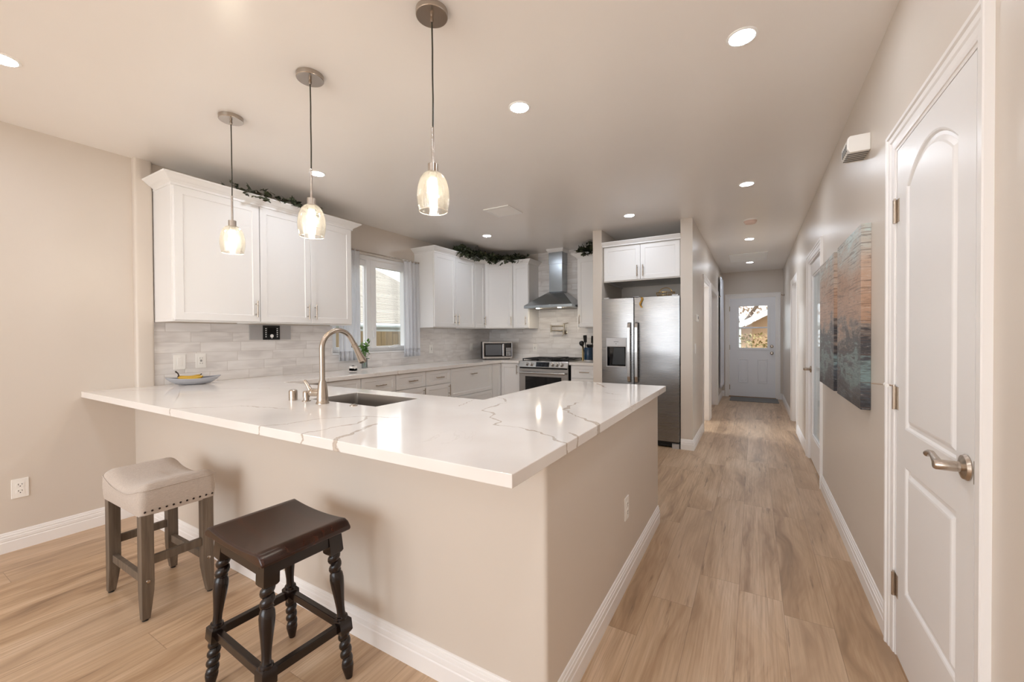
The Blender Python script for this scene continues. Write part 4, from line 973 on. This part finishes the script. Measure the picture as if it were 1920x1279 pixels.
plain('grey_back', (112, 110, 108), .7)
vent('ceiling_vent', 'square white air vent on the kitchen ceiling', -2.40, -2.10, 3.50, 3.80, 8, .03)
vent('return_grille', 'wide return air grille on the hallway ceiling near the back door', -.362, .183, 7.56, 8.33, 26, .035)

# ------------------------------------------------------------------ bar stools
def stool_linen():
    x0, x1, y0, y1 = -2.852, -2.374, .730, 1.034; cx, cy = (x0+x1)/2, (y0+y1)/2; zb = .476
    t = thing('bar_stool', 'saddle stool with beige linen seat, nailheads and grey wood legs', 'stool', (cx, cy, 0))
    def zt(x): return .624-.040*max(0, 1-((x-cx)/((x1-x0)/2*.92))**2)
    def lp(i, f, r):
        out = []
        for x, y in rrect(x0+i, x1-i, y0+i, y1-i, max(.004, r), 6):
            out.append((x, y, zb+(zt(x)-zb)*f[0]+f[1]))
        return out
    def dense(l):
        return l
    n = 10
    def outline(i, r):
        p = rrect(x0+i, x1-i, y0+i, y1-i, max(.003, r), 4); out = []
        for a, b in zip(p, p[1:]+p[:1]):
            d = math.hypot(b[0]-a[0], b[1]-a[1]); k = 12 if d > .08 else 1
            out += [(a[0]+(b[0]-a[0])*j/k, a[1]+(b[1]-a[1])*j/k) for j in range(k)]
        return out
    n0 = None; loops = []
    def norm_loop(i, r, zf):
        p = rrect(x0+i, x1-i, y0+i, y1-i, r, 4); out = []
        for q in range(len(p)):
            a, b = p[q], p[(q+1) % len(p)]; k = 14 if q % 5 == 4 else 1
            out += [(a[0]+(b[0]-a[0])*j/k, a[1]+(b[1]-a[1])*j/k) for j in range(k)]
        return [(x, y, zf(x)) for x, y in out]
    for i, r, zf in ((.02, .02, lambda x: zb), (.002, .022, lambda x: zb), (0, .024, lambda x: zb+.012), (-.004, .028, lambda x: zb+.06), (-.002, .03, lambda x: zt(x)-.036), (.004, .032, lambda x: zt(x)-.020),
                     (.014, .034, lambda x: zt(x)-.008), (.030, .036, lambda x: zt(x)-.001), (.06, .03, lambda x: zt(x)+.003), (.10, .02, lambda x: zt(x)+.005), (.140, .006, lambda x: zt(x)+.006)):
        loops.append(norm_loop(i, r, zf))
    build('seat', MB().rings(loops, True, True), 'linen', t, smooth=True)
    pp = norm_loop(-.0025, .03, lambda x: zt(x)-.032); build('piping', MB().tube(pp+[pp[0]], .0022, 6), 'linen', t, smooth=True)
    lx, ly = (-2.802, -2.397), (.757, .998); hw = .0235
    for ix, x in enumerate(lx):
        for iy, y in enumerate(ly):
            sx, sy = (-1, 1)[ix], (-1, 1)[iy]; lo = []
            for z, k in ((.008, .030), (.06, .037), (.13, .0455), (.17, .047), (zb+.004, .047)):
                ox, oy = x+sx*hw, y+sy*hw; xs_ = sorted((ox, ox-sx*k)); ys_ = sorted((oy, oy-sy*k))
                lo.append([(xs_[0], ys_[0], z), (xs_[1], ys_[0], z), (xs_[1], ys_[1], z), (xs_[0], ys_[1], z)])
            l = build('leg', MB().rings(lo, True, True), 'grey_wood', t, bevel=.002)
            fx, fy = x+sx*(hw-.015), y+sy*(hw-.015); build('foot_pad', MB().cyl((fx, fy, 0), (fx, fy, .009), .012, 12), 'rubber', l)
            if ix == 1: build('bolt_cap', MB().lathe([(0, 0), (.0085, 0), (.007, .003), (0, .004)], (x+hw, y, .178), 14, (1, 0, 0)), 'nickel', l, smooth=True)
    for y in ly: build('stretcher', MB().box(lx[0]+hw, lx[1]-hw, y-.011, y+.011, .158, .196), 'grey_wood', t, bevel=.002)
    for x in lx: build('stretcher', MB().box(x-.011, x+.011, ly[0]+hw, ly[1]-hw, .243, .281), 'grey_wood', t, bevel=.002)
    build('apron', MB().box(x0+.045, x1-.045, y0+.045, y1-.045, zb-.012, zb+.006), 'grey_wood', t)
    first = None
    for s, x in ((1, x1+.001), (-1, x0-.001)):
        for k in range(11):
            y = y0+.018+(y1-y0-.036)*k/10
            build('nailhead', MB().lathe([(0, 0), (.0048, 0), (.0036, .002), (0, .003)], (x+s*.001, y, zb+.020), 10, (s, 0, 0)), 'dark_nail', t, smooth=True)
plain('dark_nail', (60, 50, 44), .35, .8)
stool_linen()
def stool_dark():
    t = thing('bar_stool', 'dark brown wooden stool with a saddle seat and turned legs', 'stool', (-1.520, .866, 0), local=True); t.rotation_euler = (0, 0, rad(-2.5))
    hx, hy = .208, .160; zt = .603
    top = []
    for k in range(25):
        u = -1+2*k/24; x = hx*u; z = zt-.016*(1-u*u)-(.030*((abs(u)-.82)/.18)**2 if abs(u) > .82 else 0); top.append((x, z))
    bot = [(hx*.985, .560), (-hx*.985, .560)]
    build('seat', MB().prism(top+bot, -hy, hy, 'y'), 'espresso_seat', t, bevel=.007, seg=3, smooth=True)
    tx, ty, bx, by, zl = .150, .112, .196, .152, .565
    def axis_T(sx, sy):
        a = Vector((sx*bx, sy*by, 0)); b = Vector((sx*tx, sy*ty, zl)); d = (b-a).normalized(); ex = Vector((1, 0, 0)); ex = (ex-d*ex.dot(d)).normalized(); ey = d.cross(ex)
        return Matrix(((ex.x, ey.x, d.x, a.x), (ex.y, ey.y, d.y, a.y), (ex.z, ey.z, d.z, a.z), (0, 0, 0, 1))), (b-a).length
    for sx in (-1, 1):
        for sy in (-1, 1):
            T, L = axis_T(sx, sy); m = MB(T)
            m.lathe([(0, .001), (.0125, .001), (.0135, .006), (.021, .045), (.0205, .056), (.014, .066)], (0, 0, 0), 18)
            for z0_, z1_, r, e, ptc in ((.060, .178, .0165, .0055, .034), (.418, .482, .0175, .006, .036)):
                n = int((z1_-z0_)/.0028); m.tube([(e*cos(2*pi*(z0_+(z1_-z0_)*k/n)/ptc), e*sin(2*pi*(z0_+(z1_-z0_)*k/n)/ptc), z0_+(z1_-z0_)*k/n) for k in range(n+1)], r, 14)
            b_ = .024; m.rings([[(-h, -h, z), (h, -h, z), (h, h, z), (-h, h, z)] for z, h in ((.172, .018), (.180, b_), (.222, b_), (.230, .018))], True, True)
            m.lathe([(0, .226), (.021, .226), (.0225, .231), (.021, .238), (.016, .241), (.0145, .25), (.0145, .27), (.018, .31), (.0225, .35), (.0245, .38), (.0225, .400), (.017, .410), (.0195, .414), (.017, .419), (.016, .424), (0, .424)], (0, 0, 0), 20)
            m.rings([[(-h, -h, z), (h, -h, z), (h, h, z), (-h, h, z)] for z, h in ((.478, .020), (.486, .0255), (L-.002, .0255))], True, True)
            build('leg', m, 'espresso', t, smooth=True)
    f = .20/zl; px, py = bx+(tx-bx)*f, by+(ty-by)*f
    for s in (-1, 1):
        build('stretcher', MB().box(-px+.022, px-.022, s*py-.011, s*py+.011, .186, .217), 'espresso', t, bevel=.002)
        build('stretcher', MB().box(s*px-.011, s*px+.011, -py+.022, py-.022, .186, .217), 'espresso', t, bevel=.002)
    for s in (-1, 1):
        build('apron', MB().box(-tx, tx, s*(ty+.018)-.010, s*(ty+.018)+.006, .512, .562), 'espresso', t, bevel=.002)
        build('apron', MB().box(s*(tx+.018)-.010, s*(tx+.018)+.006, -ty, ty, .512, .562), 'espresso', t, bevel=.002)
stool_dark()

# ------------------------------------------------------------------ wall plates and wall fittings
def plate(name, label, loc, rz, kind, w_=.071, h_=.116):
    t = thing(name, label, 'outlet' if kind in ('duplex', 'gfci') else 'switch', loc, local=True); t.rotation_euler = (0, 0, rz)
    build('cover_plate', MB().box(-w_/2, w_/2, -.006, 0, -h_/2, h_/2), 'plastic_white', t, bevel=.002)
    if kind == 'duplex':
        for z in (-.0195, .0195):
            r = build('receptacle', MB().prism(rounded([(-.017, z-.0145), (.017, z-.0145), (.017, z+.0145), (-.017, z+.0145)], .009, {0, 1, 2, 3}), -.0085, -.004, 'y'), 'plastic_white', t)
            build('slots', MB().box(-.0085, -.0062, -.0092, -.008, z, z+.009).box(.0062, .0085, -.0092, -.008, z+.001, z+.008).cyl((0, -.0092, z-.0075), (0, -.008, z-.0075), .0027, 10), 'dark_slot', r)
    elif kind == 'gfci':
        r = build('receptacle', MB().box(-.0165, .0165, -.0088, -.004, -.033, .033), 'plastic_white', t, bevel=.001)
        m = MB()
        for z in (-.021, .021): m.box(-.0085, -.0062, -.0095, -.008, z-.004, z+.005).box(.0062, .0085, -.0095, -.008, z-.004, z+.004)
        build('slots', m, 'dark_slot', r); build('test_buttons', MB().box(-.007, .007, -.0105, -.008, -.007, -.001).box(-.007, .007, -.0105, -.008, .001, .007), 'grey_back', r)
    else:
        n = 2 if kind == 'double' else 1
        for k in range(n):
            x = (k-(n-1)/2)*.046; build('rocker', MB().prism([(-.004, -.033), (-.0075, -.033), (-.010, .0), (-.0085, .033), (-.004, .033)], x-.0165, x+.0165, 'x'), 'plastic_white', t, bevel=.001)
plate('wall_outlet', 'white duplex outlet low on the dining wall beside the linen stool', (XL, .628, .372), R90, 'duplex')
plate('wall_outlet', 'white duplex outlet on the end wall of the peninsula', (XP, 2.120, .393), R90, 'duplex')
plate('wall_switch', 'white rocker switch on the tile above the fruit bowl', (XL+TT, 1.445, 1.098), R90, 'rocker', .078)
plate('wall_outlet', 'white outlet with test buttons on the tile beside the fruit bowl switch', (XL+TT, 1.588, 1.102), R90, 'gfci')
plate('wall_outlet', 'white outlet on the tile between the kitchen window and the microwave', (XL+TT, 4.345, 1.115), R90, 'gfci')
plate('wall_switch', 'white rocker switch on the tile close to the microwave', (XL+TT, 5.29, 1.123), R90, 'rocker')
plate('wall_outlet', 'white outlet on the tile behind the range, next to the microwave', (-3.0, YH-TT, 1.10), 0, 'gfci')
plate('wall_switch', 'white double rocker switch on the hallway wall around the refrigerator', (SX1, 5.17, 1.13), R90, 'rocker')
th = thing('thermostat', 'small white thermostat high on the hallway wall around the refrigerator', 'thermostat', (SX1, 5.26, 1.485), local=True); th.rotation_euler = (0, 0, R90)
build('housing', MB().box(-.055, .055, -.024, 0, -.04, .04), 'plastic_white', th, bevel=.004); build('screen', MB().box(-.03, .03, -.0248, -.023, -.012, .02), 'grey_back', th)
kp = thing('intercom_keypad', 'black keypad panel on a grey plate under the wall cabinet', 'keypad', (XL+TT, 2.15, 1.332), local=True); kp.rotation_euler = (0, 0, R90)
build('mounting_plate', MB().box(-.188, .188, -.010, 0, -.066, .066), 'grey_plate', kp, bevel=.002)
bp = build('black_panel', MB().box(-.075, .077, -.018, -.009, -.066, .066), 'black_plastic', kp, bevel=.001)
m = MB()
for i in range(5):
    for x in (-.051, .053): m.box(x-.0055, x+.0055, -.0188, -.0175, .032-i*.0185, .040-i*.0185)
build('button_marks', m, 'vent_white', bp)
build('screen', MB().box(-.036, .036, -.0186, -.0175, -.012, .046), 'black_glass', bp)
build('round_mark', MB().lathe([(0, 0), (.016, 0), (.015, .0015), (0, .0015)], (.003, -.018, -.031), 20, (0, -1, 0)).box(-.003, .009, -.0188, -.0178, -.053, -.050), 'vent_white', bp)
ch = thing('door_chime', 'white louvred chime box high on the wall beside the closet door', 'chime', (XR, 2.67, 2.19))
build('housing', MB().prism([(XR, 2.185), (XR, 2.268), (.408, 2.268), (.398, 2.255), (.398, 2.205), (.410, 2.185)], 2.62, 2.78, 'y'), 'plastic_white', ch, bevel=.004)
m = MB()
for k in range(5): m.box(.402-.001, .484, 2.640+k*.026, 2.652+k*.026, 2.1835, 2.186).box(.3965, .399, 2.640+k*.026, 2.652+k*.026, 2.20, 2.235)
build('louvres', m, 'grey_back', ch)
tag(build('canvas_print', MB().box(.449, XR, 2.602, 3.265, .914, 1.824), 'canvas_paint', bevel=.002), 'abstract canvas in rust and teal nearer the closet door', 'painting', keep=True)
tag(build('canvas_print', MB().box(.449, XR, 3.395, 4.06, .912, 1.822), 'canvas_paint', bevel=.002), 'abstract canvas in grey and rust beside the glazed door', 'painting', keep=True)
for nm, x, y, z, s in (('wall wardrobe', SX1-.0, 8.55, 2.0, 1), ('x', XR, 9.22, 2.03, -1)):
    hk = thing('coat_hook', 'small metal hook on the hallway wall beside the grey curtain' if s == 1 else 'small metal hook on the hallway wall facing the grey curtain', 'hook', (x, y, z))
    build('plate', MB().cyl((x, y, z), (x+s*.006, y, z), .022, 16), 'nickel', hk); build('peg', MB().tube([(x+s*.005, y, z), (x+s*.035, y, z-.004), (x+s*.05, y, z+.01)], [.008, .008, .011], 10), 'nickel', hk, smooth=True)

# ------------------------------------------------------------------ curtains
def curtain(name, label, y0, y1, z0, z1, x, mat, folds, amp, seed, flare=0.0, hem=.055, sgn=1):
    r = random.Random(seed); ph = [r.uniform(0, 6) for _ in range(4)]; nu, nv = 90, 24; m = MB(); V_ = []
    for j in range(nv+1):
        f = j/nv; z = z1+(z0-z1)*f
        for i in range(nu+1):
            u = i/nu; y = y0+(y1-y0)*u+flare*f*(u-.5); a = amp*(.45+.55*min(1, f*2))
            V_.append((x+sgn*(a*sin(2*pi*folds*u+ph[0]+.5*sin(f*2+ph[1]))+a*.4*sin(2*pi*folds*2.3*u+ph[2])), y, z))
    m.add(V_, [(j*(nu+1)+i, j*(nu+1)+i+1, (j+1)*(nu+1)+i+1, (j+1)*(nu+1)+i) for j in range(nv) for i in range(nu)])
    c = build(name, m, mat, smooth=True, solid=.0016)
    jh = max(k for k in range(nv+1) if z1+(z0-z1)*k/nv >= z0+hem)
    hm = MB(); hv = [Vector(V_[jh*(nu+1)+i])+Vector((sgn*.002, 0, 0)) for i in range(nu+1)]; hb_ = [Vector(V_[nv*(nu+1)+i])+Vector((sgn*.002, 0, 0)) for i in range(nu+1)]
    hm.add(hv+hb_, [(i, i+1, nu+2+i, nu+1+i) for i in range(nu)])
    tag(c, label, 'curtain'); h = build('hem', hm, mat, smooth=True, solid=.0012); h.data.transform(Matrix.Translation(-c.location)); h.parent = c
curtain('sheer_curtain', 'sheer pale grey curtain on the window side nearer the keypad', 2.815, 3.095, 1.03, 2.262, XL+.085, 'curtain_sheer', 5, .014, 4)
curtain('sheer_curtain', 'sheer pale grey curtain beside the double-door cabinet past the window', 3.765, 4.036, 1.035, 2.262, XL+.085, 'curtain_sheer', 4, .014, 9)
cr = thing('curtain_rod', 'thin grey curtain rod above the kitchen window', 'curtain rod', (XL+.085, 3.4, 2.25))
build('rod', MB().cyl((XL+.085, 2.806, 2.25), (XL+.085, 4.03, 2.25), .0075, 12), 'nickel', cr, smooth=True)
for y in (2.812, 4.036): build('finial', MB().lathe([(0, -.005), (.011, -.005), (.013, 0), (.011, .005), (0, .005)], (XL+.085, y-.003 if y > 3 else y, 2.25), 14, (0, 1, 0)), 'nickel', cr, smooth=True)
for y in (2.86, 3.99): build('bracket', MB().box(XL, XL+.085, y-.004, y+.004, 2.236, 2.246).box(XL, XL+.005, y-.012, y+.012, 2.22, 2.262), 'nickel', cr)
curtain('hall_curtain', 'long grey curtain hanging beside the back door', 8.66, 9.42, .28, 2.40, SX1+.040, 'curtain_grey', 6, .018, 2)
cr = thing('curtain_rod', 'grey curtain rod above the long hallway curtain', 'curtain rod', (SX1+.040, 9.0, 2.39))
build('rod', MB().cyl((SX1+.040, 8.62, 2.392), (SX1+.040, 9.46, 2.392), .009, 12), 'nickel', cr, smooth=True)
for y in (8.64, 9.44): build('bracket', MB().box(SX1, SX1+.040, y-.005, y+.005, 2.378, 2.388).box(SX1, SX1+.005, y-.014, y+.014, 2.36, 2.41), 'nickel', cr)

# ------------------------------------------------------------------ ivy garlands
def garland(label, path, n, seed, spread=(.05, .05, .05), size=.055, out=(1, 0)):
    r = random.Random(seed); P = [Vector(p) for p in path]; segs = [(b-a).length for a, b in zip(P, P[1:])]; tot = sum(segs)
    def at(s):
        s *= tot
        for a, b, l in zip(P, P[1:], segs):
            if s <= l: return a.lerp(b, s/l)
            s -= l
        return P[-1]
    mid = at(.5); t = thing('ivy_garland', label, 'garland', (mid.x, mid.y, min(p.z for p in P)))
    build('vine', MB().tube([at(k/40)+Vector((r.uniform(-.012, .012), r.uniform(-.012, .012), r.uniform(0, .02))) for k in range(41)], .003, 6), 'stem_brown', t, smooth=True)
    pts = [at(r.random())+Vector((r.gauss(0, spread[0]), r.gauss(0, spread[1]), abs(r.gauss(.0, spread[2])))) for _ in range(n)]
    for _ in range(n//4):
        p = at(r.random()); k = r.uniform(.035, .055); pts.append(p+Vector((out[0]*k, out[1]*k, r.uniform(-.05, .0))))
    build('foliage', leaf_mb(pts, size, r, .35, True), 'ivy_leaf', t)
zc = 2.455
garland('sparse dark ivy garland on the cabinets nearest the dining wall', [(XL+.375, 1.66, zc), (XL+.40, 1.95, zc-.003), (XL+.40, 2.12, zc), (XL+.385, 2.40, zc)], 62, 5, (.018, .05, .022), .052, (1, 0))
garland('thick dark ivy garland on the cabinets around the kitchen corner', [(XL+.37, 4.45, zc), (XL+.40, 4.95, zc), (XL+.43, 5.18, zc), (-3.22, YH-.38, zc), (-3.02, YH-.36, zc+.01)], 420, 6, (.03, .045, .034), .065, (.7, -.5))
garland('short dark ivy garland on the cabinet beside the refrigerator wall', [(-2.15, YH-.34, zc), (-1.95, YH-.38, zc+.008), (-1.80, YH-.38, zc)], 120, 8, (.03, .03, .042), .065, (0, -.8))

# ------------------------------------------------------------------ counter things
def fruit_bowl():
    c = Vector((-3.715, 1.478, ZC)); T = Matrix.Translation(c) @ Matrix.Rotation(rad(73), 4, 'Z'); a, b = .172, .098; N = 40
    t = thing('fruit_bowl', 'grey boat-shaped bowl holding bananas on the counter', 'bowl', tuple(c))
    def lp(k, z, rise):
        out = []
        for i in range(N):
            q = 2*pi*i/N; x = a*k*cos(q); y = b*k*sin(q)*abs(sin(q))**.35; out.append((x, y, z+rise*(x/a)**2))
        return out
    m = MB(T); m.rings([lp(.40, 0, 0), lp(.62, .008, 0), lp(.84, .028, .004), lp(1.0, .046, .013), lp(.985, .049, .013), lp(.80, .032, .004), lp(.55, .015, 0), lp(.2, .011, 0)], True, True)
    build('dish', m, 'bowl_glaze', t, smooth=True)
    m = MB(T); m.rings([lp(.965, .0475, .0115), lp(.79, .0335, .004), lp(.55, .0165, 0), lp(.2, .0125, 0)], True); build('inner_glaze', m, 'bowl_inner', t, smooth=True)
    for n, (off, ang, lb) in enumerate(((-.02, 0, 'yellow banana lying in the grey bowl, nearer the dining wall'), (.022, .35, 'yellow banana lying in the grey bowl, nearer the room'))):
        TT_ = T @ Matrix.Translation((-.02, off, .0)) @ Matrix.Rotation(ang, 4, 'Z')
        bt = thing('banana', lb, 'banana', tuple(TT_ @ Vector((0, 0, .03))))
        pts = [(-.075+.15*k/12, .018*((k-6)/6)**2, .043+.016*((k-6)/6)**2+.006*n) for k in range(13)]
        rr = [.006, .011, .014, .0155, .016, .0165, .0165, .0165, .016, .0155, .014, .010, .005]
        build('skin', MB(TT_).tube(pts, rr, 10), 'banana_skin', bt, smooth=True)
        if n == 0: build('stem', MB(TT_).tube([pts[0], (-.07, .02, .075), (-.076, .02, .091), (-.09, .018, .105)], [.006, .0045, .004, .006], 8), 'stem_brown', bt, smooth=True)
        else: build('stem', MB(TT_).tube([pts[-1], (.088, .022, .072)], [.005, .004], 8), 'stem_brown', bt, smooth=True)
fruit_bowl()
TX, TY = -3.715, 3.035
tag(build('marble_tray', MB().box(TX-.06, TX+.06, TY-.085, TY+.105, ZC, ZC+.013), 'marble_tray', bevel=.003), 'pale marble tray on the counter under the sheer curtain', 'tray')
vz = ZC+.013; vx, vy = TX, 3.087
vp = thing('potted_herb', 'green sprigs in a ribbed clear vase on the marble tray', 'plant', (vx, vy, vz))
m = MB(); N = 36
def rib(r, z): return [((r+.0012*cos(12*2*pi*k/N*1.0))*cos(2*pi*k/N)+vx, (r+.0012*cos(12*2*pi*k/N))*sin(2*pi*k/N)+vy, z) for k in range(N)]
m.rings([rib(.030, vz), rib(.031, vz+.005), rib(.030, vz+.11), rib(.0285, vz+.11), rib(.028, vz+.01)], True, True); build('vase', m, 'vase_glass', vp, smooth=True)
rg = random.Random(12); sm_ = MB(); lp_ = []
for k in range(9):
    ax, ay, hz_ = rg.uniform(-.03, .03), rg.uniform(-.045, .05), rg.uniform(.19, .30)
    pts = [Vector((vx+ax*.3*f, vy+ay*.2*f, vz+.02+(hz_-.02)*f))+Vector((ax*f*f, ay*f*f, 0)) for f in (0, .3, .6, .85, 1)]
    sm_.tube(pts, .002, 6); lp_ += [pts[i].lerp(pts[i+1], rg.random())+Vector((rg.gauss(0, .01), rg.gauss(0, .01), 0)) for i in (1, 2, 2, 3, 3, 3) for _ in (0, 1)]
build('stems', sm_, 'herb_leaf', vp); build('foliage', leaf_mb(lp_, .042, rg), 'herb_leaf', vp)
pb = thing('pebble_box', 'small white box topped with black pebbles behind the faucet', 'box', (-3.62, 2.86, ZC))
build('box', MB().cells([-3.647, -3.642, -3.598, -3.593], [2.833, 2.838, 2.882, 2.887], lambda i, j: not (i == 1 and j == 1), ZC+.004, ZC+.052, 'z').box(-3.647, -3.593, 2.833, 2.887, ZC, ZC+.03).lathe([(0, 0), (.006, 0), (.006, .001), (0, .001)], (-3.592, 2.86, ZC+.026), 10, (1, 0, 0)), 'plastic_white', pb)
build('mark', MB().lathe([(0, 0), (.005, 0), (.005, .001), (0, .001)], (-3.593, 2.86, ZC+.026), 10, (1, 0, 0)), 'dark_slot', pb)
for k in range(7):
    x, y = -3.62+.016*cos(k*2*pi/6)*(k > 0), 2.86+.016*sin(k*2*pi/6)*(k > 0); r = .0095
    build('pebble', MB().lathe([(0, -r)]+[(r*cos(q), r*sin(q)) for q in (-.8, -.3, .2, .7, 1.1)]+[(0, r)], (x, y, ZC+.046+(.006 if k == 0 else 0)), 12), 'pebble_black', pb, smooth=True)
ck = thing('utensil_crock', 'dark blue crock on the counter beside the refrigerator wall', 'crock', (-2.035, 5.60, ZC))
build('jar', MB().lathe([(0, .012), (.060, .012), (.062, .018), (.062, .185), (.059, .19), (.055, .186), (.054, .02), (0, .018)], (-2.035, 5.60, ZC), 32), 'blue_glaze', ck, smooth=True)
build('base_ring', MB().lathe([(0, 0), (.062, 0), (.063, .013), (0, .013)], (-2.035, 5.60, ZC), 32), 'grey_plate', ck, smooth=True)
def utensil(nm, label, dx, dy, lean, ln, head):
    x, y = -2.035+dx, 5.60+dy; u = thing(nm, label, 'utensil', (x, y, ZC+.02)); z0_ = ZC+.02; tx_, ty_ = x+lean[0], y+lean[1]; top = Vector((tx_, ty_, z0_+ln))
    build('handle', MB().tube([(x, y, z0_), tuple(Vector((x, y, z0_)).lerp(top, .8)), tuple(top)], [.006, .007, .008], 8), 'black_plastic', u, smooth=True)
    d = (top-Vector((x, y, z0_))).normalized(); ex = (Vector((.861, .508, 0))-d*Vector((.861, .508, 0)).dot(d)).normalized(); ey = d.cross(ex); T = Matrix(((ex.x, ey.x, d.x, top.x), (ex.y, ey.y, d.y, top.y), (ex.z, ey.z, d.z, top.z), (0, 0, 0, 1)))
    hm = MB(T)
    if head == 'spatula': hm.prism([(-.020, -.02), (.020, -.02), (.026, .06), (.024, .085), (-.024, .085), (-.026, .06)], -.004, .004, 'y')
    elif head == 'spoon': hm.lathe([(0, -.005), (.014, 0), (.034, .025), (.038, .045), (.028, .068), (0, .078)], (0, 0, 0), 16)
    else: hm.lathe([(0, -.025), (.03, -.02), (.050, .0), (.054, .03), (.048, .031), (0, .0)], (0, 0, 0), 18)
    build('head', hm, 'black_plastic', u, bevel=.001, smooth=True)
utensil('slotted_spatula', 'black spatula standing upright in the blue crock', -.03, .0, (-.015, -.01), .26, 'spatula')
utensil('cooking_spoon', 'black cooking spoon leaning over the rim of the blue crock towards the range', -.025, -.02, (-.055, -.01), .19, 'spoon')
utensil('soup_ladle', 'black soup ladle in the middle of the blue crock', .0, .02, (.01, .015), .18, 'ladle')
utensil('pancake_turner', 'black turner in the blue crock close to the refrigerator wall', .035, .0, (.025, .0), .25, 'spatula')
tag(build('cutting_board', MB().box(-2.131, -2.117, 5.588, 5.640, ZC, 1.138), 'birch', bevel=.003), 'thin wooden cutting board standing beside the blue crock', 'cutting board')
hc = thing('heart_charm', 'white heart charm hanging from the cabinet handle next to the hood', 'ornament', (-2.120, 5.445, 1.37))
build('bead_string', MB().tube([(-2.120, 5.4415, 1.555), (-2.121, 5.440, 1.50), (-2.120, 5.4415, 1.408)], .0028, 8), 'cord_dark', hc)
hp = [(.0155*(sin(q)**3), .0125*(13*cos(q)-5*cos(2*q)-2*cos(3*q)-cos(4*q))/13) for q in [2*pi*k/32 for k in range(32)]]
build('heart', MB().prism([(-2.120+x*1.35, 1.392+z*1.35) for x, z in hp], 5.435, 5.447, 'y'), 'plastic_white', hc, bevel=.003)
tag(build('door_mat', MB().box(-.42, .40, 9.10, 9.67, 0, .012), 'mat_grey', bevel=.004), 'thin grey mat on the floor in front of the back door', 'mat')

for o in bpy.data.objects:
    if '_o' in o: del o['_o']
